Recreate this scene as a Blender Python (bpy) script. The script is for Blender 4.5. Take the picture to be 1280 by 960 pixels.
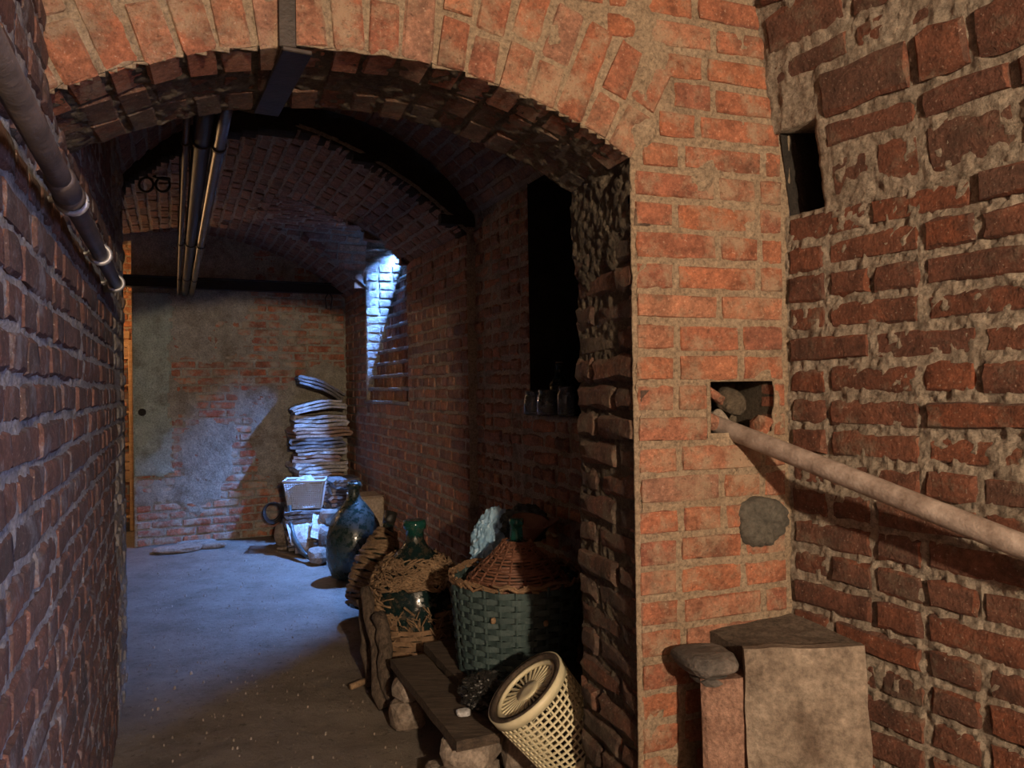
import bpy, bmesh, math, random
import numpy as np
from mathutils import Vector, Matrix

# ------------------------------------------------------------------ scene, camera, light
for o in list(bpy.data.objects):
    bpy.data.objects.remove(o)
SC = bpy.context.scene
COL = SC.collection
CAMZ = 1.37
F_PX = 950.0
PITCH = math.radians(0.30)
ROLL = math.radians(-0.8)
cam_data = bpy.data.cameras.new('camera')
cam_data.sensor_width = 36.0
cam_data.lens = F_PX / 1280.0 * 36.0
cam_data.clip_start = 0.02
CAM = bpy.data.objects.new('camera', cam_data)
COL.objects.link(CAM)
CAM.matrix_world = Matrix.Translation((0, 0, CAMZ)) @ Matrix.Rotation(math.pi / 2 + PITCH, 4, 'X') @ Matrix.Rotation(ROLL, 4, 'Z')
SC.camera = CAM
CAMINV = np.array(CAM.matrix_world.inverted())

SC.view_settings.view_transform = 'Standard'
SC.view_settings.look = 'None'
SC.view_settings.gamma = 1.0
SC.view_settings.use_curve_mapping = False
SC.view_settings.exposure = 0.5
SC.cycles.use_denoising = True
SC.cycles.max_bounces = 8
SC.cycles.diffuse_bounces = 5
SC.cycles.sample_clamp_indirect = 4.0

world = bpy.data.worlds.new('world')
SC.world = world
world.use_nodes = True
world.node_tree.nodes['Background'].inputs[0].default_value = (0.35, 0.55, 1.0, 1)
world.node_tree.nodes['Background'].inputs[1].default_value = 1.0

# plan frame of the vaulted room: a across (0 = right wall), b along (0 = far wall)
C0 = np.array((-1.64, 7.5))
EA = np.array((0.914, 0.407)); EA /= np.linalg.norm(EA)
EB = np.array((-EA[1], EA[0]))


def AB(a, b, z=0.0):
    p = C0 + a * EA + b * EB
    return np.array((p[0], p[1], z))


EA3 = np.array((EA[0], EA[1], 0)); EB3 = np.array((EB[0], EB[1], 0)); EZ = np.array((0, 0, 1.0))
ROOM_YAW = math.atan2(EA[1], EA[0])


def point_light(name, loc, power, color, radius):
    d = bpy.data.lights.new(name, 'POINT')
    d.energy = power; d.color = color; d.shadow_soft_size = radius
    o = bpy.data.objects.new(name, d); COL.objects.link(o); o.location = loc
    return o


def area_light(name, loc, target, power, color, sx, sy, spread=180):
    d = bpy.data.lights.new(name, 'AREA')
    d.shape = 'RECTANGLE'; d.size = sx; d.size_y = sy
    d.energy = power; d.color = color; d.spread = math.radians(spread)
    o = bpy.data.objects.new(name, d); COL.objects.link(o)
    dv = Vector(target) - Vector(loc)
    o.location = loc
    o.rotation_euler = dv.to_track_quat('-Z', 'Y').to_euler()
    return o


# warm bulb behind the photographer, to the right
point_light('cellar_bulb_light', (1.12, -1.95, CAMZ + 0.66), 470, (1.0, 0.77, 0.53), 0.06)
# daylight falling down the window shaft of the far room
area_light('shaft_daylight', AB(0.64, -1.54, 3.16), AB(-1.45, -1.15, 0.0), 1900, (0.15, 0.36, 1.0), 0.36, 0.40, 160)
# unseen blue lamp added by the right wall for daylight on the left wall
area_light('added_left_wall_light', (1.725, 0.115, 1.80), (-0.85, 1.35, 0.95), 5.6, (0.30, 0.48, 1.0), 0.3, 0.5, 55)
# bulb in the store room beyond the far wall
point_light('store_bulb_light', AB(-2.75, 0.55, 2.0), 26, (1.0, 0.58, 0.26), 0.05)

# ------------------------------------------------------------------ helpers
RNG = random.Random(7)


def hash3(i, j, k, s):
    n = (i * 374761393 + j * 668265263 + k * 2147483647 + s * 1274126177) & 0xffffffff
    n = ((n ^ (n >> 13)) * 1274126177) & 0xffffffff
    n = n ^ (n >> 16)
    return (n & 0xffff) / 65535.0


def vnoise(p, s=0):
    p = np.asarray(p, dtype=float)
    i = np.floor(p).astype(np.int64); f = p - i; f = f * f * (3 - 2 * f)
    r = 0
    for dx in (0, 1):
        wx = f[..., 0] if dx else 1 - f[..., 0]
        for dy in (0, 1):
            wy = f[..., 1] if dy else 1 - f[..., 1]
            for dz in (0, 1):
                wz = f[..., 2] if dz else 1 - f[..., 2]
                r = r + wx * wy * wz * hash3(i[..., 0] + dx, i[..., 1] + dy, i[..., 2] + dz, s)
    return r * 2 - 1


def fbm(p, s=0, octv=4):
    p = np.asarray(p, dtype=float); r = 0; a = 1.0; t = 0
    for k in range(octv):
        r = r + a * vnoise(p * (2 ** k), s + k * 17); t += a; a *= 0.5
    return r / t


def project(P):
    P = np.asarray(P, dtype=float)
    q = P @ CAMINV[:3, :3].T + CAMINV[:3, 3]
    d = np.maximum(-q[..., 2], 1e-3)
    return 640 + F_PX * q[..., 0] / d, 480 - F_PX * q[..., 1] / d, -q[..., 2]


def obj(name, mesh, parent=None, mat=None, **props):
    o = bpy.data.objects.new(name, mesh)
    COL.objects.link(o)
    if parent is not None:
        o.parent = parent
    if mat is not None:
        if len(mesh.materials) == 0:
            mesh.materials.append(mat)
    for k, v in props.items():
        o[k] = v
    return o


def mesh_from(verts, faces, name='mesh', smooth=False):
    me = bpy.data.meshes.new(name)
    me.from_pydata([tuple(map(float, v)) for v in verts], [], [tuple(map(int, f)) for f in faces])
    if smooth:
        me.polygons.foreach_set('use_smooth', [True] * len(me.polygons))
    me.update()
    return me


def mesh_np(verts, quads, name='mesh', smooth=False):
    """fast quad mesh"""
    me = bpy.data.meshes.new(name)
    verts = np.asarray(verts, dtype=np.float32); quads = np.asarray(quads, dtype=np.int32)
    me.vertices.add(len(verts)); me.vertices.foreach_set('co', verts.ravel())
    n = len(quads)
    me.loops.add(n * 4); me.loops.foreach_set('vertex_index', quads.ravel())
    me.polygons.add(n)
    me.polygons.foreach_set('loop_start', np.arange(0, n * 4, 4, dtype=np.int32))
    me.polygons.foreach_set('loop_total', np.full(n, 4, dtype=np.int32))
    if smooth:
        me.polygons.foreach_set('use_smooth', np.ones(n, dtype=bool))
    me.update(calc_edges=True)
    me.validate()
    return me


class MB:
    """collects shapes into one mesh"""
    def __init__(s):
        s.v = []; s.f = []

    def add(s, v, f):
        n = len(s.v)
        s.v += [tuple(x) for x in v]; s.f += [tuple(i + n for i in q) for q in f]
        return s

    def box(s, c, size, rot=None, bev=0.0):
        sx, sy, sz = [x / 2 for x in size]
        if bev <= 0:
            v = [(x, y, z) for x in (-sx, sx) for y in (-sy, sy) for z in (-sz, sz)]
            f = [(0, 1, 3, 2), (4, 6, 7, 5), (0, 4, 5, 1), (2, 3, 7, 6), (0, 2, 6, 4), (1, 5, 7, 3)]
        else:
            bm = bmesh.new(); bmesh.ops.create_cube(bm, size=1)
            for w in bm.verts:
                w.co = (w.co.x * 2 * sx, w.co.y * 2 * sy, w.co.z * 2 * sz)
            bmesh.ops.bevel(bm, geom=bm.edges[:], offset=bev, segments=1, affect='EDGES')
            bm.verts.index_update()
            v = [tuple(w.co) for w in bm.verts]; f = [[w.index for w in q.verts] for q in bm.faces]; bm.free()
        M = rot if rot is not None else Matrix.Identity(3)
        v = [tuple(M @ Vector(p) + Vector(c)) for p in v]
        return s.add(v, f)

    def tube(s, pts, r, n=8, cap=True):
        pts = [Vector(p) for p in pts]
        m = len(pts)
        rs = r if isinstance(r, (list, tuple, np.ndarray)) else [r] * m
        vs = []; prev = None
        for i, p in enumerate(pts):
            t = (pts[min(i + 1, m - 1)] - pts[max(i - 1, 0)])
            if t.length < 1e-9:
                t = Vector((0, 0, 1))
            t.normalize()
            if prev is None:
                x = t.orthogonal().normalized()
            else:
                x = (prev - t * prev.dot(t))
                x = x.normalized() if x.length > 1e-6 else t.orthogonal().normalized()
            prev = x; y = t.cross(x)
            for k in range(n):
                a = 2 * math.pi * k / n
                vs.append(p + (x * math.cos(a) + y * math.sin(a)) * rs[i])
        fs = []
        for i in range(m - 1):
            for k in range(n):
                fs.append((i * n + k, i * n + (k + 1) % n, (i + 1) * n + (k + 1) % n, (i + 1) * n + k))
        if cap:
            fs.append(tuple(range(n - 1, -1, -1))); fs.append(tuple((m - 1) * n + k for k in range(n)))
        return s.add(vs, fs)

    def lathe(s, prof, n=32, jit=None):
        vs = []; fs = []
        for (r, z) in prof:
            for k in range(n):
                a = 2 * math.pi * k / n
                vs.append((r * math.cos(a), r * math.sin(a), z))
        for i in range(len(prof) - 1):
            for k in range(n):
                fs.append((i * n + k, i * n + (k + 1) % n, (i + 1) * n + (k + 1) % n, (i + 1) * n + k))
        fs.append(tuple(range(n - 1, -1, -1)))
        fs.append(tuple((len(prof) - 1) * n + k for k in range(n)))
        return s.add(vs, fs)

    def ring(s, R, z, w, t, n=48, wav=0.0, k=0, ph=0.0, skip=None, cz=None):
        """flat hoop, width w (vertical), thickness t, radius modulated"""
        vs = []; fs = []
        ok = []
        for i in range(n):
            a = 2 * math.pi * i / n
            r = R + wav * math.sin(k * a + ph)
            zz = z + (cz(a) if cz else 0)
            ok.append(not (skip and skip(a)))
            for (dr, dz) in ((-t / 2, -w / 2), (t / 2, -w / 2), (t / 2, w / 2), (-t / 2, w / 2)):
                vs.append(((r + dr) * math.cos(a), (r + dr) * math.sin(a), zz + dz))
        for i in range(n):
            j = (i + 1) % n
            if not (ok[i] and ok[j]):
                continue
            for q in range(4):
                p = (q + 1) % 4
                fs.append((i * 4 + q, j * 4 + q, j * 4 + p, i * 4 + p))
        return s.add(vs, fs)

    def build(s, name, mat=None, parent=None, smooth=False, **props):
        return obj(name, mesh_from(s.v, s.f, name, smooth), parent, mat, **props)


def thing(name, label, cat, loc=(0, 0, 0), rz=0.0, group=None, rot=None):
    o = bpy.data.objects.new(name, None)
    o.empty_display_size = 0.1
    COL.objects.link(o)
    o.location = tuple(map(float, loc)); o.rotation_euler = rot if rot else (0, 0, rz)
    o['label'] = label; o['category'] = cat
    if group:
        o['group'] = group
    return o


def tag(o, label, cat, group=None, loc=None, rot=None):
    o['label'] = label; o['category'] = cat
    if group:
        o['group'] = group
    if loc is not None:
        o.location = tuple(map(float, loc))
    if rot is not None:
        o.rotation_euler = rot
    return o


# ------------------------------------------------------------------ materials
class NT:
    def __init__(s, name):
        s.m = bpy.data.materials.new(name); s.m.use_nodes = True
        s.t = s.m.node_tree; s.n = s.t.nodes; s.l = s.t.links
        s.p = s.n['Principled BSDF']
        s.pos = None

    def node(s, ty, **kw):
        n = s.n.new(ty)
        for k, v in kw.items():
            if k.startswith('i_'):
                n.inputs[k[2:].replace('_', ' ')].default_value = v
            else:
                setattr(n, k, v)
        return n

    def link(s, a, b):
        s.l.new(a, b)

    def position(s):
        if s.pos is None:
            s.pos = s.node('ShaderNodeNewGeometry')
        return s.pos.outputs['Position']

    def noise(s, scale, detail=4, rough=0.6, coord=None):
        n = s.node('ShaderNodeTexNoise')
        n.inputs['Scale'].default_value = scale; n.inputs['Detail'].default_value = detail
        n.inputs['Roughness'].default_value = rough
        s.link(coord if coord is not None else s.position(), n.inputs['Vector'])
        return n.outputs['Fac']

    def ramp(s, fac, stops, interp='LINEAR'):
        r = s.node('ShaderNodeValToRGB'); r.color_ramp.interpolation = interp
        e = r.color_ramp.elements
        while len(e) < len(stops):
            e.new(0.5)
        for k, (p, c) in enumerate(stops):
            e[k].position = p; e[k].color = (*c, 1) if len(c) == 3 else c
        s.link(fac, r.inputs['Fac'])
        return r.outputs['Color']

    def mix(s, fac, a, b, mode='MIX'):
        m = s.node('ShaderNodeMix', data_type='RGBA', blend_type=mode)
        for src, k in ((fac, 0), (a, 6), (b, 7)):
            if isinstance(src, (int, float)):
                m.inputs[k].default_value = src
            elif isinstance(src, tuple):
                m.inputs[k].default_value = (*src, 1)
            else:
                s.link(src, m.inputs[k])
        return m.outputs[2]

    def math(s, op, a, b=None):
        m = s.node('ShaderNodeMath', operation=op)
        for src, k in ((a, 0), (b, 1)):
            if src is None:
                continue
            if isinstance(src, (int, float)):
                m.inputs[k].default_value = src
            else:
                s.link(src, m.inputs[k])
        return m.outputs[0]

    def step(s, fac, lo, hi):
        m = s.node('ShaderNodeMapRange'); m.inputs[1].default_value = lo; m.inputs[2].default_value = hi
        s.link(fac, m.inputs[0])
        return m.outputs[0]

    def bump(s, height, dist, strength=1.0, prev=None):
        b = s.node('ShaderNodeBump'); b.inputs['Strength'].default_value = strength; b.inputs['Distance'].default_value = dist
        s.link(height, b.inputs['Height'])
        if prev is not None:
            s.link(prev, b.inputs['Normal'])
        return b.outputs['Normal']

    def out(s, col=None, rough=0.85, normal=None, **kw):
        if col is not None:
            if isinstance(col, tuple):
                s.p.inputs['Base Color'].default_value = (*col, 1)
            else:
                s.link(col, s.p.inputs['Base Color'])
        if isinstance(rough, (int, float)):
            s.p.inputs['Roughness'].default_value = rough
        else:
            s.link(rough, s.p.inputs['Roughness'])
        if normal is not None:
            s.link(normal, s.p.inputs['Normal'])
        for k, v in kw.items():
            s.p.inputs[k.replace('_', ' ')].default_value = v
        return s.m


def brick_mat(name, cols, smear=((0.42, 0.34, 0.25), 0.5), stain=((0.05, 0.035, 0.025), 0.35), bumpd=0.006, sscale=9.0):
    t = NT(name)
    oi = t.node('ShaderNodeObjectInfo'); t.position()
    r = t.math('FRACT', t.math('ADD', t.math('MULTIPLY', oi.outputs['Random'], 7.13), t.pos.outputs['Random Per Island']))
    n = len(cols)
    base = t.ramp(r, [(k / max(n - 1, 1), c) for k, c in enumerate(cols)])
    v1 = t.ramp(t.noise(16, 6, 0.7), [(0.28, (0.5, 0.46, 0.44)), (0.5, (1, 1, 1)), (0.72, (1.45, 1.4, 1.35))])
    c = t.mix(1.0, base, v1, 'MULTIPLY')
    v2 = t.ramp(t.noise(75, 5, 0.75), [(0.3, (0.5, 0.47, 0.45)), (0.5, (1, 1, 1)), (0.7, (1.6, 1.6, 1.6))])
    c = t.mix(0.8, c, v2, 'MULTIPLY')
    sm = t.step(t.noise(sscale, 7, 0.72), 0.62 - smear[1] * 0.25, 0.74 - smear[1] * 0.22)
    c = t.mix(t.math('MULTIPLY', sm, 0.85), c, smear[0])
    st = t.step(t.noise(6.0, 6, 0.7, None), 0.60 - stain[1] * 0.2, 0.80 - stain[1] * 0.2)
    c = t.mix(t.math('MULTIPLY', st, 0.75), c, stain[0])
    sp = t.step(t.noise(150, 2, 0.5), 0.66, 0.74)
    c = t.mix(t.math('MULTIPLY', sp, 0.5), c, (0.55, 0.46, 0.36))
    pit = t.step(t.noise(110, 3, 0.6), 0.40, 0.30)
    c = t.mix(t.math('MULTIPLY', pit, 0.5), c, (0.05, 0.03, 0.02))
    nm = t.bump(t.noise(38, 8, 0.72), bumpd * 2.4, 1.0)
    nm = t.bump(sm, 0.004, 0.7, nm)
    nm = t.bump(t.noise(130, 4, 0.65), 0.0045, 1.0, nm)
    return t.out(c, 0.9, nm)


def mortar_mat(name, c1, c2, dirt=(0.08, 0.06, 0.045), bumpd=0.008, dirtamt=0.3):
    t = NT(name)
    c = t.ramp(t.noise(11, 7, 0.7), [(0.3, c1), (0.7, c2)])
    d = t.step(t.noise(5, 6, 0.7), 0.62 - dirtamt * 0.3, 0.8 - dirtamt * 0.25)
    c = t.mix(t.math('MULTIPLY', d, 0.8), c, dirt)
    g = t.ramp(t.noise(95, 5, 0.75), [(0.3, (0.42, 0.40, 0.38)), (0.5, (1, 1, 1)), (0.7, (1.5, 1.48, 1.45))])
    c = t.mix(1.0, c, g, 'MULTIPLY')
    nm = t.bump(t.noise(48, 8, 0.78), bumpd * 2.2, 1.0)
    nm = t.bump(t.noise(150, 4, 0.7), 0.006, 1.0, nm)
    return t.out(c, 0.95, nm)


def plain_mat(name, c1, c2, scale=20, rough=0.8, bumpd=0.003, bscale=60, stretch=None, **kw):
    t = NT(name)
    co = t.node('ShaderNodeTexCoord').outputs['Object']
    if stretch:
        mp = t.node('ShaderNodeMapping'); mp.inputs['Scale'].default_value = stretch
        t.link(co, mp.inputs['Vector']); co = mp.outputs['Vector']
    oi = t.node('ShaderNodeObjectInfo')
    ad = t.node('ShaderNodeVectorMath', operation='ADD')
    t.link(co, ad.inputs[0]); t.link(oi.outputs['Random'], ad.inputs[1]); co = ad.outputs[0]
    c = t.ramp(t.noise(scale, 6, 0.65, co), [(0.32, c1), (0.68, c2)])
    if rough >= 0.8:
        c = t.mix(0.8, c, t.ramp(t.noise(max(scale * 5, 60), 5, 0.75, co), [(0.3, (0.45, 0.43, 0.42)), (0.5, (1, 1, 1)), (0.7, (1.6, 1.6, 1.6))]), 'MULTIPLY')
    nm = t.bump(t.noise(bscale, 6, 0.65, co), bumpd, 1.0) if bumpd > 0 else None
    return t.out(c, rough, nm, **kw)


M = {}
M['brick_face'] = brick_mat('brick_face', [(0.302, 0.109, 0.059), (0.361, 0.139, 0.076), (0.269, 0.101, 0.063), (0.386, 0.176, 0.105), (0.328, 0.118, 0.059), (0.302, 0.160, 0.109)],
                            ((0.386, 0.277, 0.185), 0.58), ((0.084, 0.050, 0.034), 0.30), 0.005)
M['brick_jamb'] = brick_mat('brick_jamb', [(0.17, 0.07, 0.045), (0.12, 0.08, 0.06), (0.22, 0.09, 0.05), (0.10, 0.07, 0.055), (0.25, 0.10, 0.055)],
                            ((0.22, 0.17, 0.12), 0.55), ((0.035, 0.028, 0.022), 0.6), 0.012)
M['brick_right'] = brick_mat('brick_right', [(0.166, 0.058, 0.032), (0.205, 0.078, 0.045), (0.142, 0.060, 0.040), (0.234, 0.073, 0.034), (0.181, 0.078, 0.050), (0.137, 0.069, 0.048)],
                             ((0.240, 0.184, 0.132), 0.30), ((0.056, 0.032, 0.024), 0.45), 0.008)
M['brick_left'] = brick_mat('brick_left', [(0.13, 0.065, 0.048), (0.17, 0.075, 0.05), (0.11, 0.065, 0.055), (0.20, 0.085, 0.055), (0.15, 0.085, 0.065)],
                            ((0.30, 0.28, 0.27), 0.35), ((0.05, 0.04, 0.035), 0.5), 0.006)
M['brick_side'] = brick_mat('brick_side', [(0.395, 0.165, 0.099), (0.296, 0.148, 0.099), (0.478, 0.198, 0.107), (0.248, 0.132, 0.099), (0.428, 0.215, 0.140)],
                            ((0.494, 0.395, 0.296), 0.3), ((0.083, 0.057, 0.050), 0.5), 0.008)
M['brick_far'] = brick_mat('brick_far', [(0.513, 0.162, 0.081), (0.405, 0.135, 0.081), (0.594, 0.216, 0.108), (0.351, 0.149, 0.095)],
                           ((0.540, 0.486, 0.378), 0.75), ((0.162, 0.108, 0.061), 0.5), 0.008)
M['brick_vault'] = brick_mat('brick_vault', [(0.257, 0.128, 0.088), (0.203, 0.115, 0.088), (0.324, 0.149, 0.095), (0.230, 0.135, 0.108)],
                             ((0.351, 0.284, 0.230), 0.35), ((0.068, 0.054, 0.047), 0.4), 0.008)
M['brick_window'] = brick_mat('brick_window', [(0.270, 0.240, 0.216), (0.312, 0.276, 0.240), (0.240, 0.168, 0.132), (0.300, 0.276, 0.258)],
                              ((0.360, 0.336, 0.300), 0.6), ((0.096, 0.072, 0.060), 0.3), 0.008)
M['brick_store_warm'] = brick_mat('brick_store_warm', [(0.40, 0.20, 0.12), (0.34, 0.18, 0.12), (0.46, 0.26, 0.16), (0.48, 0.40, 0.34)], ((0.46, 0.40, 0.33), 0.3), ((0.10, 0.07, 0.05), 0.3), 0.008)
M['mortar_face'] = mortar_mat('mortar_face', (0.336, 0.244, 0.160), (0.437, 0.336, 0.235), (0.134, 0.092, 0.059), 0.006, 0.15)
M['lunette_bed'] = mortar_mat('lunette_bed', (0.30, 0.25, 0.20), (0.42, 0.36, 0.30), (0.10, 0.08, 0.06), 0.008, 0.3)
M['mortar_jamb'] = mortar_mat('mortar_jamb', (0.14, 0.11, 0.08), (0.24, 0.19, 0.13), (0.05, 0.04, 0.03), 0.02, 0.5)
M['mortar_right'] = mortar_mat('mortar_right', (0.36, 0.29, 0.22), (0.52, 0.44, 0.35), (0.12, 0.09, 0.06), 0.014, 0.2)
M['mortar_left'] = mortar_mat('mortar_left', (0.30, 0.28, 0.27), (0.44, 0.42, 0.40), (0.08, 0.07, 0.06), 0.008, 0.3)
M['mortar_side'] = mortar_mat('mortar_side', (0.389, 0.308, 0.227), (0.583, 0.470, 0.356), (0.097, 0.073, 0.057), 0.01, 0.4)
M['plaster_far'] = mortar_mat('plaster_far', (0.42, 0.37, 0.28), (0.78, 0.73, 0.62), (0.24, 0.155, 0.08), 0.02, 0.38)
M['mortar_vault'] = mortar_mat('mortar_vault', (0.264, 0.216, 0.180), (0.408, 0.336, 0.276), (0.096, 0.072, 0.060), 0.008, 0.25)
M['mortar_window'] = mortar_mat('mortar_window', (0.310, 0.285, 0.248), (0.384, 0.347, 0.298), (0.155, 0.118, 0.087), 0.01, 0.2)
M['shade_black'] = mortar_mat('shade_black', (0.020, 0.016, 0.013), (0.05, 0.04, 0.032), (0.01, 0.008, 0.007), 0.01, 0.4)  # near-black: painted shade for step face, niche and slot; plain black on the stub

# ------------------------------------------------------------------ brick laying
DEPTH = 0.055


def brick_variants(L, H, n, seed, jag=0.004, round_=0.006):
    out = []
    rg = random.Random(seed)
    for k in range(n):
        nx, ny = 4, 3
        V = []; idx = {}
        for j in range(ny):
            for i in range(nx):
                x = (i / (nx - 1) - 0.5) * (L - 2 * round_); y = (j / (ny - 1) - 0.5) * (H - 2 * round_)
                edge = i in (0, nx - 1) or j in (0, ny - 1)
                idx[i, j] = len(V)
                V.append((x + rg.uniform(-jag, jag), y + rg.uniform(-jag, jag) * 0.7, (rg.uniform(-0.003, 0) if edge else rg.uniform(-0.001, 0.003))))
        Fc = []
        for j in range(ny - 1):
            for i in range(nx - 1):
                Fc.append((idx[i, j], idx[i + 1, j], idx[i + 1, j + 1], idx[i, j + 1]))
        loop = [(i, 0) for i in range(nx)] + [(nx - 1, j) for j in range(1, ny)] + [(i, ny - 1) for i in range(nx - 2, -1, -1)] + [(0, j) for j in range(ny - 2, 0, -1)]
        m = len(loop)
        r1 = len(V)
        for (i, j) in loop:
            x = (i / (nx - 1) - 0.5) * L; y = (j / (ny - 1) - 0.5) * H
            corner = i in (0, nx - 1) and j in (0, ny - 1)
            sh = 1 - (0.03 if corner else 0)
            V.append((x * sh + rg.uniform(-jag, jag) * 0.8, y * sh * (0.97 if corner else 1) + rg.uniform(-jag, jag) * 0.8, -round_ * rg.uniform(0.8, 1.7)))
        r2 = len(V)
        for q in range(m):
            V.append((V[r1 + q][0] * 0.99, V[r1 + q][1] * 0.99, -DEPTH))
        for q in range(m):
            p = (q + 1) % m
            Fc.append((r1 + q, r1 + p, idx[loop[p]], idx[loop[q]]))
            Fc.append((r2 + q, r2 + p, r1 + p, r1 + q))
        out.append((np.array(V), np.array(Fc)))
    return out


VAR = {}
MESHV = {}


def get_variants(kind, L, H, rough):
    key = (kind, rough)
    if key not in VAR:
        jag, rd = {'fine': (0.0025, 0.004), 'worn': (0.005, 0.007), 'jagged': (0.009, 0.011)}[rough]
        VAR[key] = brick_variants(L, H, 8, hash(kind) % 97 + len(VAR) * 13 + 5, jag, rd)
    return VAR[key]


KINDS = {'stretcher': (0.238, 0.062), 'header': (0.113, 0.062), 'closer': (0.055, 0.062)}


def lay_bricks(parent, matname, surf, vrange, course, spans, pattern, seed, rough='worn', hj=0.013, vj=0.012, prot=(-0.003, 0.005), tilt=0.8,
               keep=None, limit=300, minpx=9.0, voff=0.0, name='brick', drop=0.0):
    """surf(u, v) -> P, U, V, N.  spans(v) -> [(u0, u1)].  pattern(row, rng) -> generator of lengths"""
    rg = random.Random(seed)
    items = []
    v = vrange[0] + voff; row = 0
    while v + course * 0.6 < vrange[1]:
        vm = v + course / 2
        for (u0, u1) in spans(vm):
            gen = pattern(row, rg)
            u = u0 - rg.uniform(0, 0.01)
            first = True
            while u < u1 - 0.02:
                L = next(gen)
                if first and row % 2:
                    L = L * 0.5 if L > 0.15 else L
                first = False
                e = min(u + L, u1)
                if u1 - e < 0.05:
                    e = u1
                a = max(u, u0); ln = e - a - hj
                if ln > 0.02:
                    um = (a + e) / 2
                    if (keep is None or keep(um, vm)) and rg.random() >= drop:
                        items.append((um, vm + rg.uniform(-0.0025, 0.0025), ln * rg.uniform(0.97, 1.0), (course - vj) * rg.uniform(0.92, 1.04)))
                u = e
        v += course; row += 1
    place_bricks(parent, matname, surf, items, rg, rough, prot, tilt, limit, minpx, name)
    return items


def place_bricks(parent, matname, surf, items, rg, rough, prot, tilt, limit, minpx, name='brick'):
    if not items:
        return
    mats = []; size = []
    for (u, v, ln, ht) in items:
        P, U, V, N = [np.array(x, dtype=float) for x in surf(u, v)]
        t1, t2, t3 = [math.radians(rg.uniform(-tilt, tilt)) for _ in range(3)]
        R = np.column_stack((U, V, N)) @ np.array(Matrix.Rotation(t1, 3, 'X') @ Matrix.Rotation(t2, 3, 'Y') @ Matrix.Rotation(t3 * 0.8, 3, 'Z'))
        P = P + N * rg.uniform(*prot)
        mats.append((P, R))
        cs = np.array([P + U * sx * ln / 2 + V * sy * ht / 2 for sx in (-1, 1) for sy in (-1, 1)])
        x, y, d = project(cs)
        face = float(np.dot(N, np.array((0, 0, CAMZ)) - P))
        if d.min() < 0.1 or face < 0 or x.max() < 0 or x.min() > 1280 or y.max() < 0 or y.min() > 960:
            size.append(0.0)
        else:
            w = min(x.max(), 1280) - max(x.min(), 0); h = min(y.max(), 960) - max(y.min(), 0)
            size.append(w * h if max(w, h) >= minpx else 0.0)
    order = sorted(range(len(items)), key=lambda i: -size[i])
    single = set(i for i in order[:limit] if size[i] > 0)
    SV = []; SF = []; off = 0
    for i, (u, v, ln, ht) in enumerate(items):
        kind = 'stretcher' if ln > 0.16 else ('header' if ln > 0.075 else 'closer')
        L0, H0 = KINDS[kind]
        vs = get_variants(kind, L0, H0, rough)
        k = rg.randrange(len(vs))
        P, R = mats[i]
        flip = rg.random() < 0.5
        S = np.array((ln / L0, ht / H0, 1.0))
        if flip:
            R = R @ np.diag((-1.0, -1.0, 1.0))
        if i in single:
            key = (matname, kind, rough, k)
            if key not in MESHV:
                me = mesh_np(vs[k][0], vs[k][1], 'brick_' + kind, True); me.set_sharp_from_angle(angle=0.5)
                me.materials.append(M[matname]); MESHV[key] = me
            o = bpy.data.objects.new(name, MESHV[key]); COL.objects.link(o)
            o.parent = parent
            m = np.eye(4); m[:3, :3] = R * S; m[:3, 3] = P
            o.matrix_local = Matrix(m.tolist())
        else:
            SV.append((vs[k][0] * S) @ R.T + P); SF.append(vs[k][1] + off); off += len(vs[k][0])
    if SV:
        me = mesh_np(np.vstack(SV), np.vstack(SF), 'brick_field', True); me.set_sharp_from_angle(angle=0.5)
        me.materials.append(M[matname])
        o = bpy.data.objects.new('brick_field', me); COL.objects.link(o); o.parent = parent
        o['kind'] = 'stuff'


def plane(O, U, V, N):
    O = np.array(O, float); U = np.array(U, float); V = np.array(V, float); N = np.array(N, float)
    return lambda u, v: (O + np.multiply.outer(u, U) + np.multiply.outer(v, V), U, V, N)


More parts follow.
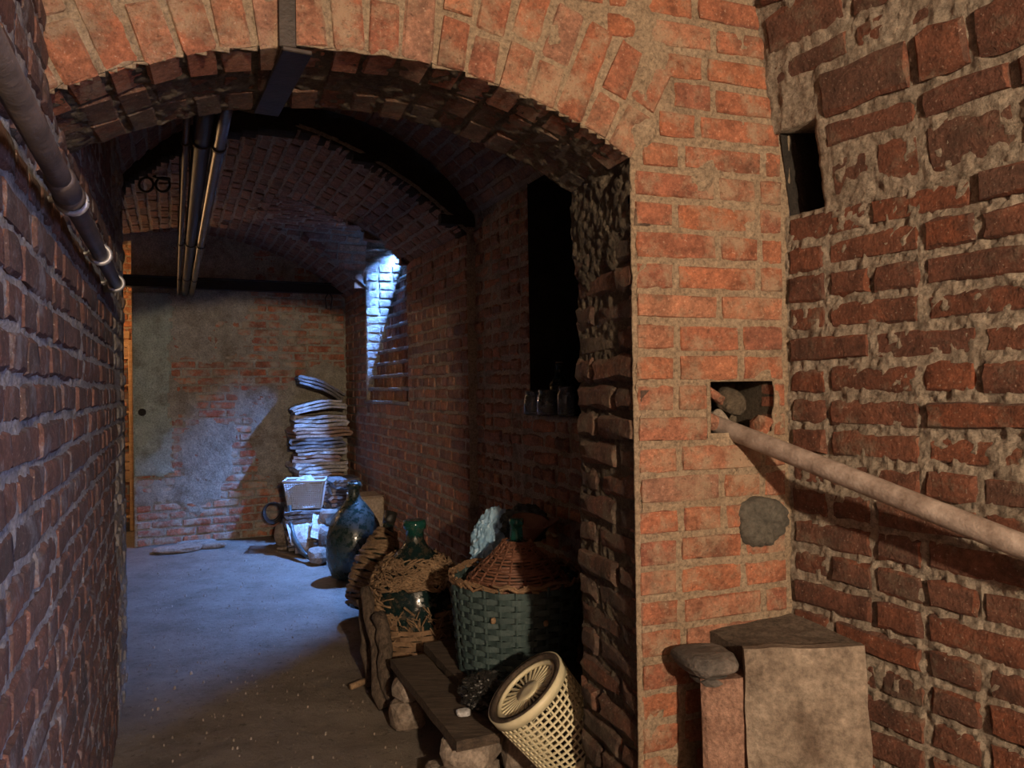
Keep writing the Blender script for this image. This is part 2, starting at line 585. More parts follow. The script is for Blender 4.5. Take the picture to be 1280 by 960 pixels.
def bed(name, surf, ur, vr, step, depth, matname, parent=None, keep=None, skirt=0.12, seed=1, amp=0.004, freq=55, big=0.0, cover=None, curved=False, **props):
    """mortar bed: a displaced grid, recessed by depth behind the brick faces. cover(u,v)->0..1 raises it over them"""
    nu = max(2, int((ur[1] - ur[0]) / step) + 1); nv = max(2, int((vr[1] - vr[0]) / step) + 1)
    us = np.linspace(*ur, nu); vs = np.linspace(*vr, nv)
    UU, VV = np.meshgrid(us, vs, indexing='ij')
    if curved:
        P = np.zeros(UU.shape + (3,)); N = np.zeros_like(P)
        for j in range(nv):
            for i in (0,):
                p, _, _, n = surf(us[0], vs[j]); q = surf(us[-1], vs[j])
            tt = ((us - us[0]) / (us[-1] - us[0]))[:, None]
            P[:, j] = p * (1 - tt) + q[0] * tt; N[:, j] = n * (1 - tt) + q[3] * tt
    else:
        p, U, V, n = surf(UU.ravel(), VV.ravel())
        P = np.asarray(p).reshape(UU.shape + (3,)); N = np.broadcast_to(n, P.shape)
    d = -depth + amp * fbm(P * freq, seed, 3) * 1.6
    if big:
        d = d + big * fbm(P * 6, seed + 5, 3)
    if cover is not None:
        c = cover(UU, VV, P)
        d = d + c * (depth + 0.006) + c * 0.006 * fbm(P * 14, seed + 9, 4)
    P = P + N * d[..., None]
    idx = np.arange(nu * nv).reshape(nu, nv)
    q = np.stack((idx[:-1, :-1], idx[1:, :-1], idx[1:, 1:], idx[:-1, 1:]), -1).reshape(-1, 4)
    if keep is not None:
        uc = (UU[:-1, :-1] + UU[1:, 1:]) / 2; vc = (VV[:-1, :-1] + VV[1:, 1:]) / 2
        q = q[keep(uc, vc).ravel()]
    verts = P.reshape(-1, 3); nor = N.reshape(-1, 3)
    if skirt > 0:
        e = np.concatenate((q[:, [0, 1]], q[:, [1, 2]], q[:, [2, 3]], q[:, [3, 0]]))
        es = np.sort(e, 1); key = es[:, 0] * (nu * nv) + es[:, 1]
        _, inv, cnt = np.unique(key, return_inverse=True, return_counts=True)
        be = e[cnt[inv] == 1]
        bv = np.unique(be); mp = {int(b): k + len(verts) for k, b in enumerate(bv)}
        verts = np.vstack((verts, verts[bv] - nor[bv] * skirt))
        sk = np.array([(b, a, mp[int(a)], mp[int(b)]) for a, b in be])
        q = np.vstack((q, sk))
    used = np.unique(q); remap = np.full(len(verts), -1); remap[used] = np.arange(len(used))
    me = mesh_np(verts[used], remap[q], name, True)
    me.materials.append(M[matname])
    return obj(name, me, parent, None, **props)


def struct(o, label):
    o['kind'] = 'structure'; o['label'] = label
    return o


def bond_mixed(row, rg):
    while True:
        yield 0.25 if rg.random() < 0.5 else 0.125


def bond_stretch(row, rg):
    while True:
        yield 0.25 * rg.uniform(0.96, 1.03)


def bond_header(row, rg):
    while True:
        yield 0.125 * rg.uniform(0.94, 1.06) if rg.random() < 0.88 else 0.25


def bond_english(row, rg):
    while True:
        yield (0.25 if row % 2 else 0.125) * rg.uniform(0.95, 1.04)


# ------------------------------------------------------------------ floor
def floor_bed():
    xs = np.arange(-4.6, 2.9, 0.03); ys = np.arange(-3.6, 9.6, 0.03)
    X, Y = np.meshgrid(xs, ys, indexing='ij')
    P = np.stack((X, Y, X * 0), -1)
    z = 0.018 * fbm(P * 1.6, 3, 4) + 0.006 * fbm(P * 12, 8, 3)
    P[..., 2] = z
    idx = np.arange(X.size).reshape(X.shape)
    q = np.stack((idx[:-1, :-1], idx[1:, :-1], idx[1:, 1:], idx[:-1, 1:]), -1).reshape(-1, 4)
    t = NT('dirt_floor')
    c = t.ramp(t.noise(3.5, 8, 0.7), [(0.3, (0.16, 0.125, 0.095)), (0.7, (0.30, 0.25, 0.205))])
    c = t.mix(t.math('MULTIPLY', t.step(t.noise(60, 4, 0.7), 0.58, 0.7), 0.6), c, (0.36, 0.31, 0.26))
    c = t.mix(t.math('MULTIPLY', t.step(t.noise(28, 6, 0.7), 0.42, 0.32), 0.6), c, (0.06, 0.045, 0.03))
    nm = t.bump(t.noise(24, 8, 0.75), 0.02, 1.0)
    nm = t.bump(t.noise(90, 4, 0.7), 0.006, 1.0, nm)
    t.out(c, 0.95, nm)
    o = obj('floor', mesh_np(P.reshape(-1, 3), q, 'floor', True), None, t.m)
    struct(o, 'trodden dirt floor of the cellar')
    return o


FLOOR = floor_bed()

# ------------------------------------------------------------------ front arch wall with pillar
TH = math.radians(19.0)
FD = np.array((math.cos(TH), math.sin(TH), 0)); FN = np.array((math.sin(TH), -math.cos(TH), 0))
PC = np.array((0.305, 1.87, 0.0))
THICK = 0.37
SPR = CAMZ + 0.56; RISE = 0.18; HALF = 0.65
AR = (HALF ** 2 + RISE ** 2) / (2 * RISE); ACZ = SPR + RISE - AR; ACT = -0.65
AMAX = math.asin(HALF / AR)
CRS = 0.0765
face = plane(PC, FD, EZ, FN)
VOUS = 0.262


def face_keep(u, v):
    r = np.sqrt((u - ACT) ** 2 + (v - ACZ) ** 2)
    inside = (u < 0) & ((r < AR + 0.001) | (v < SPR)) & (u > ACT * 2 - 0.02)
    hole = (u > 0.215) & (u < 0.40) & (v > 1.243) & (v < 1.375)
    return ~inside & ~hole


def face_cover(u, v, P):
    n = fbm(P * 9, 21, 4)
    top = np.clip((v - 1.86) / 0.12, 0, 1) * np.clip((u + 0.01) / 0.05, 0, 1)
    return np.clip((n + top * 0.17 - 0.34) * 6, 0, 1)


WF = bed('wall_front', face, (-1.36, 0.47), (0.0, 3.1), 0.011, 0.006, 'mortar_face', keep=face_keep, seed=2, amp=0.0025, cover=face_cover, skirt=0.004)
struct(WF, 'brick cross wall with a segmental arch and a pillar face in warm light')


def face_brick_keep(u, v):
    if 0.205 < u < 0.41 and 1.243 < v < 1.375:
        return False
    return True


def pillar_pattern(row, rg):
    seqs = [[0.125, 0.25, 0.2], [0.25, 0.25], [0.125, 0.19, 0.25], [0.25, 0.125, 0.2]]
    s = seqs[rg.randrange(4)]
    while True:
        for x in s:
            yield x


def pillar_spans(v):
    left = 0.0
    if v > SPR:
        # behind the skewback of the arch ring
        left = 0.012 + (v - SPR) * 0.6
        if v > SPR + 0.21:
            dz = v - ACZ
            left = ACT + math.sqrt((AR + 0.262) ** 2 - dz ** 2) if dz < AR + 0.255 else -1.25
    if 1.243 < v < 1.375:
        return [(left, 0.213), (0.402, 0.45)]
    return [(left, 0.45)]


class RowBond:
    pass


lay_bricks(WF, 'brick_face', face, (0.0, 3.0), CRS, pillar_spans, pillar_pattern, 11, 'fine', 0.014, 0.014, (-0.003, 0.001), 0.5)

# voussoirs: full bricks, seen from the front and from below
VOUM = []
for k in range(8):
    bm = bmesh.new(); bmesh.ops.create_cube(bm, size=1)
    for w in bm.verts:
        w.co = (w.co.x * 0.062, w.co.y * 0.118, w.co.z * 0.12)
    bmesh.ops.bevel(bm, geom=bm.edges[:], offset=0.005, segments=1, affect='EDGES')
    rg = random.Random(k)
    for w in bm.verts:
        w.co += Vector([rg.uniform(-0.0025, 0.0025) for _ in range(3)])
    me = bpy.data.meshes.new('voussoir'); bm.to_mesh(me); bm.free()
    me.polygons.foreach_set('use_smooth', [False] * len(me.polygons))
    VOUM.append(me)
VOU_F = []; VOU_B = []
for me in VOUM:
    a = me.copy(); a.materials.append(M['brick_face']); VOU_F.append(a)
    b = me.copy(); b.materials.append(M['brick_jamb']); VOU_B.append(b)
NV = 18
rg = random.Random(5)
for k in range(NV):
    ang = -AMAX + (k + 0.5) * 2 * AMAX / NV
    er = FD * math.sin(ang) + EZ * math.cos(ang)
    et = FD * math.cos(ang) - EZ * math.sin(ang)
    ctr = PC + FD * ACT + EZ * ACZ
    wid = 2 * AMAX * AR / NV - 0.013
    for depth_i in range(3):
        if depth_i == 0:
            segs = [(0, 0.25)] if (k % 2 == 0 and k < 9) or (k * 7 % 5 == 0) else ([(0, 0.118), (0.13, 0.25)] if k % 2 else [(0, 0.10), (0.112, 0.25)])
        else:
            segs = [(0, 0.12)]
        for (r0, r1) in segs:
            rr = rg.uniform(-0.003, 0.004)
            dd = 0.0605 + depth_i * 0.124 - (0.001 if depth_i == 0 else 0) + rg.uniform(-0.002, 0.002)
            P = ctr + er * (AR + rr + (r0 + r1) / 2) - FN * dd
            R = np.column_stack((et, -FN, er))
            R = R @ np.array(Matrix.Rotation(math.radians(rg.uniform(-1.2, 1.2)), 3, 'Y'))
            wf = wid * (1 + (r0 + r1) / 2 / AR * 0.8) / 0.062
            S = np.array((wf, 1.0, (r1 - r0) / 0.12))
            me = (VOU_F if depth_i == 0 else VOU_B)[rg.randrange(8)]
            o = bpy.data.objects.new('voussoir', me); COL.objects.link(o); o.parent = WF
            m = np.eye(4); m[:3, :3] = R * S; m[:3, 3] = P
            o.matrix_local = Matrix(m.tolist())


def barrel(ctr, U, X, R, sign=-1):
    """v = angle from +Z toward +X (in arc length at R), inward normal"""
    ctr = np.array(ctr, float); U = np.array(U, float); X = np.array(X, float)

    def f(u, v):
        a = v / R
        er = X * math.sin(a) + EZ * math.cos(a)
        et = X * math.cos(a) - EZ * math.sin(a)
        return ctr + er * R + U * u, U, et, -er
    return f


soff = barrel(PC + FD * ACT + EZ * ACZ, -FN, FD, AR)
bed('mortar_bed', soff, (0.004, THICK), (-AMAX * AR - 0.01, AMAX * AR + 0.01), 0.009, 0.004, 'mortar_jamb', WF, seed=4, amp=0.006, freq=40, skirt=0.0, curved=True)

# jamb of the pillar (faces left)
jamb = plane(PC, -FN, EZ, -FD)


def jamb_cover(u, v, P):
    n = fbm(P * 7, 33, 4)
    return np.clip((n + np.clip((v - 1.68) / 0.12, -0.35, 1) * 0.7 - 0.25) * 5, 0, 1)


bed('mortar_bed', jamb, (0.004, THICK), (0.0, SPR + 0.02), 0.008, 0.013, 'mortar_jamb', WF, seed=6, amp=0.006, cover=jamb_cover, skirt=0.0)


def jamb_pattern(row, rg):
    s = [0.125, 0.25] if row % 2 else [0.25, 0.125]
    while True:
        for x in s:
            yield x * rg.uniform(0.93, 1.05)


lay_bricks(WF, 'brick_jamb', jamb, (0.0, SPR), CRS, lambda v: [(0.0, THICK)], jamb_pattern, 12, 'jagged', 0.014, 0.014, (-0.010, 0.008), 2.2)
# back face of the cross wall, towards the vaulted room
backf = plane(PC - FN * THICK, FD, EZ, -FN)
bed('mortar_bed', backf, (-1.36, 0.9), (0.0, 3.1), 0.012, 0.0, 'mortar_jamb', WF,
    keep=lambda u, v: ~((u < 0.03) & ((np.sqrt((u - ACT) ** 2 + (v - ACZ) ** 2) < AR + 0.02) | (v < SPR)) & (u > ACT * 2 - 0.02)), seed=7, skirt=0.0)

# hole in the pillar: cavity lined with broken brick
cav = MB()
for (u, v, sx, sy) in ((0.30, 1.236, 0.21, 0.02), (0.31, 1.382, 0.21, 0.02)):
    pass
hole = MB()
o0 = PC - FN * 0.16


def fpt(u, v, d=0.0):
    return PC + FD * u + EZ * v - FN * d


c8 = [fpt(u, v, d) for d in (0.004, 0.17) for (u, v) in ((0.205, 1.235), (0.41, 1.235), (0.41, 1.383), (0.205, 1.383))]
hole.add(c8, [(4, 5, 6, 7), (0, 1, 5, 4), (1, 2, 6, 5), (2, 3, 7, 6), (3, 0, 4, 7)])
hole.build('hole_lining', M['mortar_jamb'], WF)

# ------------------------------------------------------------------ right wall, near
QC = PC + FD * 0.452
RD = np.array((0.48, -0.877, 0)); RD /= np.linalg.norm(RD)
RN = np.array((RD[1], -RD[0], 0))
ZB = 1.815
rw = plane(QC, RD, EZ, RN)
WR = bed('wall_right', rw, (-0.06, 1.25), (0.0, ZB), 0.008, 0.006, 'mortar_right', seed=8, amp=0.007, freq=62, big=0.003, skirt=0.2,
         cover=lambda u, v, P: np.clip((fbm(P * 9, 44, 3) - 0.62) * 6, 0, 0.8))
struct(WR, 'rough brick wall on the right with crumbling mortar')
lay_bricks(WR, 'brick_right', rw, (0.0, ZB), CRS * 1.03, lambda v: [(0.0, 1.2)], bond_mixed, 14, 'worn', 0.014, 0.015, (-0.004, 0.007), 1.3)
# upper zone: bricks laid with their broad sides out, leaning in
LEAN = math.radians(9)
RV = EZ * math.cos(LEAN) + RN * math.sin(LEAN); RNU = RN * math.cos(LEAN) - EZ * math.sin(LEAN)
rwu = plane(QC + EZ * ZB, RD, RV, RNU)


def upk(u, v):
    return ~((u > -0.07) & (u < 0.125) & (v > -0.06) & (v < 0.215))


bed('mortar_bed', rwu, (-0.06, 1.25), (-0.015, 1.2), 0.009, 0.006, 'mortar_right', WR, keep=upk, seed=9, amp=0.006, freq=50, big=0.004, skirt=0.2,
    cover=lambda u, v, P: np.clip((fbm(P * 9, 45, 3) - 0.42) * 6, 0, 0.9))
KINDS['broad'] = (0.238, 0.113)


def lay_broad():
    rg = random.Random(3)
    items = []
    v = 0.0; row = 0
    for h in (0.125, 0.075, 0.125, 0.075, 0.125, 0.125, 0.125):
        u = 0.14 if v < 0.21 else 0.0
        if row % 2:
            u -= 0.0
        while u < 1.2:
            L = rg.choice((0.25, 0.125, 0.2, 0.25))
            items.append((u + L / 2, v + h / 2, L - 0.02, h - 0.02))
            u += L
        v += h; row += 1
    place_bricks(WR, 'brick_right', rwu, items, rg, 'worn', (-0.008, 0.010), 2.5, 300, 5)


lay_broad()
sl = MB()
so = [QC + EZ * ZB + RD * u + RV * v - RNU * d for d in (0.02, 0.2) for (u, v) in ((0.0, -0.075), (0.15, -0.075), (0.15, 0.23), (0.0, 0.23))]
sl.add(so, [(4, 5, 6, 7), (0, 1, 5, 4), (1, 2, 6, 5), (2, 3, 7, 6), (3, 0, 4, 7)])
sl.build('slot_lining', M['shade_black'], WR)  # shade inside the slot put into a near-black lining

# ------------------------------------------------------------------ left wall
AL = -1.77
lw = plane(AB(AL, -3.40), -EB3, EZ, EA3)
WL = bed('wall_left', lw, (0.0, 3.7), (0.0, 2.75), 0.011, 0.005, 'mortar_left', seed=10, amp=0.004, skirt=0.35, big=0.004)
struct(WL, 'brick wall close on the left, its lower courses in blue daylight')
lay_bricks(WL, 'brick_left', lw, (0.0, 2.7), 0.0735, lambda v: [(0.62 + 0.12 * math.sin(v * 9), 3.6)], bond_header, 15, 'worn', 0.008, 0.011, (-0.002, 0.005), 1.0)
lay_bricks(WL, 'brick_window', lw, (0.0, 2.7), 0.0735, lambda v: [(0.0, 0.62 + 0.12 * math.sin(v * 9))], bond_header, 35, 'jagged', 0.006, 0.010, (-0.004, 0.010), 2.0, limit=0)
# end face of the left wall, towards the far room
lend = plane(AB(AL, -3.40), -EA3, EZ, EB3)
bed('mortar_bed', lend, (0.0, 1.15), (0.0, 2.75), 0.03, 0.008, 'mortar_left', WL, seed=11, skirt=0.1)
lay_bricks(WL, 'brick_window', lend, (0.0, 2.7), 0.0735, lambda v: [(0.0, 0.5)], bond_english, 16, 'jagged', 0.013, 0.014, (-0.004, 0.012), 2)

# ------------------------------------------------------------------ vaults
SZ = CAMZ + 0.90
FVH = 1.45; FVR = 0.55
FR = (FVH ** 2 + FVR ** 2) / (2 * FVR)
farv = barrel(AB(-FVH, 0, SZ + FVR - FR), -EB3, EA3, FR)     # u = -b, v: + towards the right wall
FANG = math.asin(FVH / FR) * FR
LB = -1.52; LHW = 0.66


def z_far(ap):
    return SZ + FVR - FR + np.sqrt(np.maximum(FR ** 2 - (ap - FVH) ** 2, 0))


def lun_rise(ap):
    return 0.46 + np.where(ap > 0, 0.05 * ap, -1.15 * ap)


def z_lun(ap, b):
    s = np.clip(1 - ((b - LB) / LHW) ** 8, 0, None)
    return np.where((s > 0) & (ap < 1.05), SZ - 0.02 + lun_rise(ap) * np.sqrt(s), 0)


def far_keep(u, v):
    a = v / FR
    ap = FVH - np.sin(a) * FR
    return z_far(ap) >= z_lun(ap, -u) - 0.005


CF = bed('ceiling_far', farv, (0.0, 3.40), (-FANG, FANG), 0.03, 0.008, 'mortar_vault', keep=far_keep, seed=12, skirt=0.02, curved=True, amp=0.005)
struct(CF, 'brick barrel vault over the far part of the cellar')
lay_bricks(CF, 'brick_vault', farv, (-FANG, FANG), 0.0775, lambda v: [(0.02, 3.39)], bond_mixed, 17, 'worn', 0.014, 0.015, (-0.004, 0.006), 1.5,
           keep=lambda u, v: bool(far_keep(np.array(u), np.array(v))), limit=180)
# lunette cut into the vault above the window

_xs = np.sin(np.linspace(-math.pi / 2, math.pi / 2, 400))
_zs = 0.45 * np.sqrt(1 - _xs ** 8)
_arc = np.concatenate(([0], np.cumsum(np.hypot(np.diff(_xs * LHW), np.diff(_zs)))))


def lun_surf(u, v):
    """u = a' (into the room positive), v = arc length over the lunette, from its near side"""
    rise = float(lun_rise(np.array(u)))
    x = float(np.interp(v, _arc, _xs))
    k = min(max(int(np.searchsorted(_arc, v)), 2), 397)
    T = EB3 * ((_xs[k + 2] - _xs[k - 2]) * LHW) + EZ * ((_zs[k + 2] - _zs[k - 2]) * rise / 0.45)
    T /= np.linalg.norm(T)
    P = AB(-u, LB + LHW * x, SZ - 0.02 + rise * math.sqrt(max(0.0, 1 - x ** 8)))
    U = -EA3
    N = np.cross(T, U); N /= np.linalg.norm(N)
    mid = AB(-u, LB, SZ - 0.1)
    if np.dot(N, mid - P) < 0:
        N = -N
    return P, U, T, N


us = np.linspace(-0.50, 1.3, 60); vs_ = np.linspace(0, _arc[-1], 70)
V = []; q = []
LK = lambda u, v: u <= 0.0 or float(z_lun(np.array(u), np.array(LB + LHW * float(np.interp(v, _arc, _xs))))) > float(z_far(np.array(u))) - 0.004
for u in us:
    for v in vs_:
        P, _, _, N = lun_surf(u, v); V.append(P - N * 0.008)
nv = len(vs_)
for i in range(len(us) - 1):
    for j in range(nv - 1):
        if LK((us[i] + us[i + 1]) / 2, (vs_[j] + vs_[j + 1]) / 2):
            q.append((i * nv + j, (i + 1) * nv + j, (i + 1) * nv + j + 1, i * nv + j + 1))
me = mesh_np(np.array(V), np.array(q), 'lunette', True); me.materials.append(M['lunette_bed'])
obj('lunette_bed', me, CF)
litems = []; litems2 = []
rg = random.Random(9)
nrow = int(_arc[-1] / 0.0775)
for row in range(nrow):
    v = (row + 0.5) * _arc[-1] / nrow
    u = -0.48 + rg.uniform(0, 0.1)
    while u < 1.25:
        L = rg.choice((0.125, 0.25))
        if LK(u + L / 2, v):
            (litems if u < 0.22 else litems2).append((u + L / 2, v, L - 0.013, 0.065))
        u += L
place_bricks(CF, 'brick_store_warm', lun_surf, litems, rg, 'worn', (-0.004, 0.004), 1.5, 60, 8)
place_bricks(CF, 'brick_vault', lun_surf, litems2, rg, 'worn', (-0.004, 0.004), 1.5, 60, 8)

# nearer, higher vault
NVS = CAMZ + 1.0; NVH = 0.925; NVR = 0.50; NVC = 0.875
NR = (NVH ** 2 + NVR ** 2) / (2 * NVR)
nearv = barrel(AB(-NVC, -3.40, NVS + NVR - NR), -EB3, EA3, NR)
NANG = math.asin(NVH / NR) * NR
CN = bed('ceiling_near', nearv, (0.0, 2.45), (-NANG, NANG), 0.03, 0.008, 'mortar_vault', seed=13, skirt=0.02, curved=True)
struct(CN, 'higher brick vault between the arch and the vault behind')
lay_bricks(CN, 'brick_vault', nearv, (-NANG, NANG), 0.0775, lambda v: [(0.0, 1.3)], bond_stretch, 18, 'worn', 0.014, 0.015, (-0.004, 0.006), 1.5, limit=200)

# step between the two vaults, an arch in a cross wall
step = plane(AB(0.08, -3.40), -EA3, EZ, -EB3)


def z_step(ap):
    c = 0.93; h = 0.93
    R = (h * h + 0.5 * 0.5) / 1.0
    return np.minimum(SZ - 0.02 + 0.5 - R + np.sqrt(np.maximum(R * R - (np.clip(ap, 0, 1.86) - c) ** 2, 0)), z_far(np.clip(ap, 0, 2.9)) + 0.0)


def step_keep(u, v):
    ap = u - 0.08
    zs = NVS + NVR - NR + np.sqrt(np.maximum(NR ** 2 - (ap - NVC) ** 2, 0))
    return (v > z_step(ap)) & (v < np.maximum(zs, NVS) + 0.08)


WS = bed('wall_step', step, (0.0, 1.98), (2.0, 3.1), 0.02, 0.004, 'shade_black', keep=step_keep, seed=14, skirt=0.12)  # arch shadow on this face painted near-black
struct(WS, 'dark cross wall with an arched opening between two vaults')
lay_bricks(WS, 'shade_black', step, (2.0, 3.1), 0.0765, lambda v: [(0.0, 1.95)], bond_stretch, 19, 'worn', keep=lambda u, v: bool(step_keep(np.array(u), np.array(v - 0.03)) and step_keep(np.array(u), np.array(v + 0.03))), limit=120)

# ------------------------------------------------------------------ right wall of the vaulted room with window and niche
side = plane(AB(0, 0), -EB3, EZ, -EA3)
WU0, WU1, WZ0 = 0.875, 2.17, 1.18


def side_keep(u, v):
    win = (u > WU0) & (u < WU1) & (v > WZ0) & (v < np.maximum(z_lun(np.zeros_like(u), -u), SZ - 0.02))
    return ~win


WSD = bed('wall_side', side, (0.0, 3.40), (0.0, 2.95), 0.02, 0.008, 'mortar_side', keep=lambda u, v: side_keep(u, v) & (v < np.maximum(SZ + 0.03, z_lun(u * 0, -u) + 0.03)), seed=15, skirt=0.3, big=0.004)
struct(WSD, 'long brick wall on the right of the vaulted room with a window')


def side_spans(v):
    if v > WZ0:
        return [(0.0, WU0), (WU1, 3.40)]
    return [(0.0, 3.40)]


lay_bricks(WSD, 'brick_side', side, (0.0, SZ), 0.0765, side_spans, bond_english, 20, 'worn', 0.013, 0.014, (-0.004, 0.006), 1.2, limit=180)
side2 = plane(AB(0.05, -3.40), -EB3, EZ, -EA3)
NU0, NU1, NZ0, NZ1 = 0.73, 1.85, 1.235, 2.40


def s2k(u, v):
    return ~((u > NU0) & (u < NU1) & (v > NZ0) & (v < NZ1))


bed('mortar_bed', side2, (-0.02, 2.35), (0.0, 2.42), 0.02, 0.010, 'mortar_side', WSD, keep=s2k, seed=16, skirt=0.03, big=0.006)
WSN = WSD
lay_bricks(WSD, 'brick_side', side2, (0.0, 2.40), 0.0765, lambda v: [(0.0, NU0), (NU1, 2.3)] if NZ0 < v < NZ1 else [(0.0, 2.3)], bond_header, 21, 'jagged', 0.014, 0.014, (-0.008, 0.008), 2, limit=120)
nb = MB()
pts = [AB(0.05 + da, -3.40 - u, z) for da in (0.004, 0.42) for (u, z) in ((NU0, NZ0), (NU1, NZ0), (NU1, NZ1), (NU0, NZ1))]
nb.add(pts, [(4, 5, 6, 7), (0, 1, 5, 4), (1, 2, 6, 5), (2, 3, 7, 6), (3, 0, 4, 7)])
nb.build('niche_lining', M['shade_black'], WSD)  # depth of the niche darkened by colour to stand for shade
# end of the proud part of the wall
stp = MB()
stp.add([AB(0, -3.40, 0), AB(0.06, -3.40, 0), AB(0.06, -3.40, 2.4), AB(0, -3.40, 2.4)], [(0, 1, 2, 3)])

# window shaft
RA = np.array(AB(0, -WU0)); RB_ = np.array(AB(0.50, -0.98))
rd = RB_ - RA; rlen = np.linalg.norm(rd); rd /= rlen
rn = np.array((rd[1], -rd[0], 0))
if np.dot(rn, AB(0.2, -1.6) - RA) < 0:
    rn = -rn
reveal = plane(RA, rd, EZ, rn)
WIN = bed('window_1', reveal, (0.0, rlen), (WZ0 - 0.05, 3.4), 0.02, 0.008, 'mortar_window', seed=17, skirt=0.1, big=0.006, amp=0.006)
struct(WIN, 'splayed cellar window shaft in pale brick, lit blue by the sky')
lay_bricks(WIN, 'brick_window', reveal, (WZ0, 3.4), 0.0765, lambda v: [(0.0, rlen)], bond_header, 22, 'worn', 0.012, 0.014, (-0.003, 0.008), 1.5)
# near reveal
RA2 = np.array(AB(0, -WU1)); rd2 = np.array(AB(0.50, -1.75)) - RA2; l2 = np.linalg.norm(rd2); rd2 /= l2
rn2 = np.array((rd2[1], -rd2[0], 0))
if np.dot(rn2, AB(0.2, -1.5) - RA2) < 0:
    rn2 = -rn2
bed('mortar_bed', plane(RA2, rd2, EZ, rn2), (0.0, l2), (WZ0 - 0.05, 3.4), 0.04, 0.008, 'mortar_window', WIN, seed=18, skirt=0.1)
# stepped sill: courses rising outwards
NS = 15
STEP_H = 0.107
for k in range(NS):
    a0 = 0.006 + k * 0.0285
    z0 = WZ0 - 0.015 + k * STEP_H
    f = a0 / 0.5
    b0 = -WU0 - f * 0.105 + 0.03; b1 = -WU1 + f * 0.42 - 0.03
    nb_ = 10
    mb = MB()
    rg = random.Random(60 + k)
    for j in range(nb_):
        ba = b0 + (b1 - b0) * j / nb_; bb = b0 + (b1 - b0) * (j + 1) / nb_
        jx = rg.uniform(-0.005, 0.005)
        c = AB(a0 + jx + 0.12, (ba + bb) / 2, z0 + STEP_H / 2)
        mb.box(c, (0.24, abs(ba - bb) - 0.008, STEP_H - 0.004 + rg.uniform(-0.006, 0.004)), Matrix.Rotation(ROOM_YAW, 3, 'Z'), 0.008)
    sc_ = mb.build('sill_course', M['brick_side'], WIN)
    mt_ = MB()
    for j in range(nb_):
        ba = b0 + (b1 - b0) * j / nb_; bb = b0 + (b1 - b0) * (j + 1) / nb_
        mt_.box(AB(a0 + 0.014 + rg.uniform(-0.006, 0.004), (ba + bb) / 2, z0 + STEP_H - 0.004 + rg.uniform(-0.003, 0.004)), (0.066, abs(ba - bb) + 0.004, 0.028), Matrix.Rotation(ROOM_YAW, 3, 'Z'), 0.006)
    mt_.build('lit_mortar_tread', M['mortar_window'], sc_)  # pale mortar tops, with the light on the treads put into their colour

# ------------------------------------------------------------------ far wall
farw = plane(AB(0, 0), -EA3, EZ, -EB3)


def far_cover(u, v, P):
    n = fbm(P * 3.2, 51, 5)
    w = 0.03 + 0.0 * u
    w = w + 0.55 * np.clip((0.95 - u) / 0.3, 0, 1) * np.clip((1.55 - v) / 0.3, 0, 1) * np.clip((v - 0.45) / 0.1, 0, 1)
    w = w + 0.20 * np.clip((u - 1.1) / 0.3, 0, 1)
    w = w - 0.45 * np.clip((0.45 - u) / 0.1, 0, 1) * np.clip((v - 1.55) / 0.1, 0, 1)
    w = w - 0.6 * np.clip((0.42 - v) / 0.1, 0, 1)
    w = w + 0.5 * np.clip((v - 2.05) / 0.1, 0, 1) * np.clip((u - 0.9) / 0.2, 0, 1)
    return np.clip((n + w + 0.02) * 7, 0, 1)


WFAR = bed('wall_far', farw, (-0.05, 1.885), (0.0, 3.0), 0.016, 0.009, 'plaster_far', seed=19, amp=0.005, cover=far_cover, skirt=0.35, big=0.006)
struct(WFAR, 'far brick wall under peeling plaster at the end of the cellar')
lay_bricks(WFAR, 'brick_far', farw, (0.0, 2.9), 0.0755, lambda v: [(0.0, 1.58)] if 0.70 < v < 2.20 else [(0.0, 1.87)], bond_stretch, 23, 'worn', 0.014, 0.014, (-0.004, 0.003), 1)
M['green_plaster'] = mortar_mat('green_plaster', (0.30, 0.34, 0.28), (0.52, 0.58, 0.49), (0.20, 0.19, 0.14), 0.006, 0.45)
bed('plaster_panel', farw, (1.54, 1.88), (0.60, 2.27), 0.016, -0.016, 'green_plaster', WFAR, keep=lambda u, v: (u > 1.575 + 0.03 * vnoise(np.stack((u * 0, v * 9, u * 0), -1), 4) + 0.02 * vnoise(np.stack((u * 0, v * 31, u * 0), -1), 5)) & (v > 0.63 + 0.02 * vnoise(np.stack((u * 20, u * 0, u * 0), -1), 6)), seed=20, amp=0.002, skirt=0.03, big=0.002)
kb = MB(); kb.tube([AB(-1.81, -0.01, 1.20), AB(-1.81, -0.055, 1.20)], [0.035, 0.03], 10)
kb.build('pipe_stub', M['shade_black'], WFAR)

hd = plane(AB(-1.84, 0.0), -EA3, EZ, -EB3)
bed('mortar_bed', hd, (0.0, 1.1), (2.2, 3.2), 0.04, 0.0, 'mortar_side', WFAR, keep=lambda u, v: v > z_far(np.clip(u + 1.84, 0, 2.9)) - 0.06, seed=25, skirt=0.2)
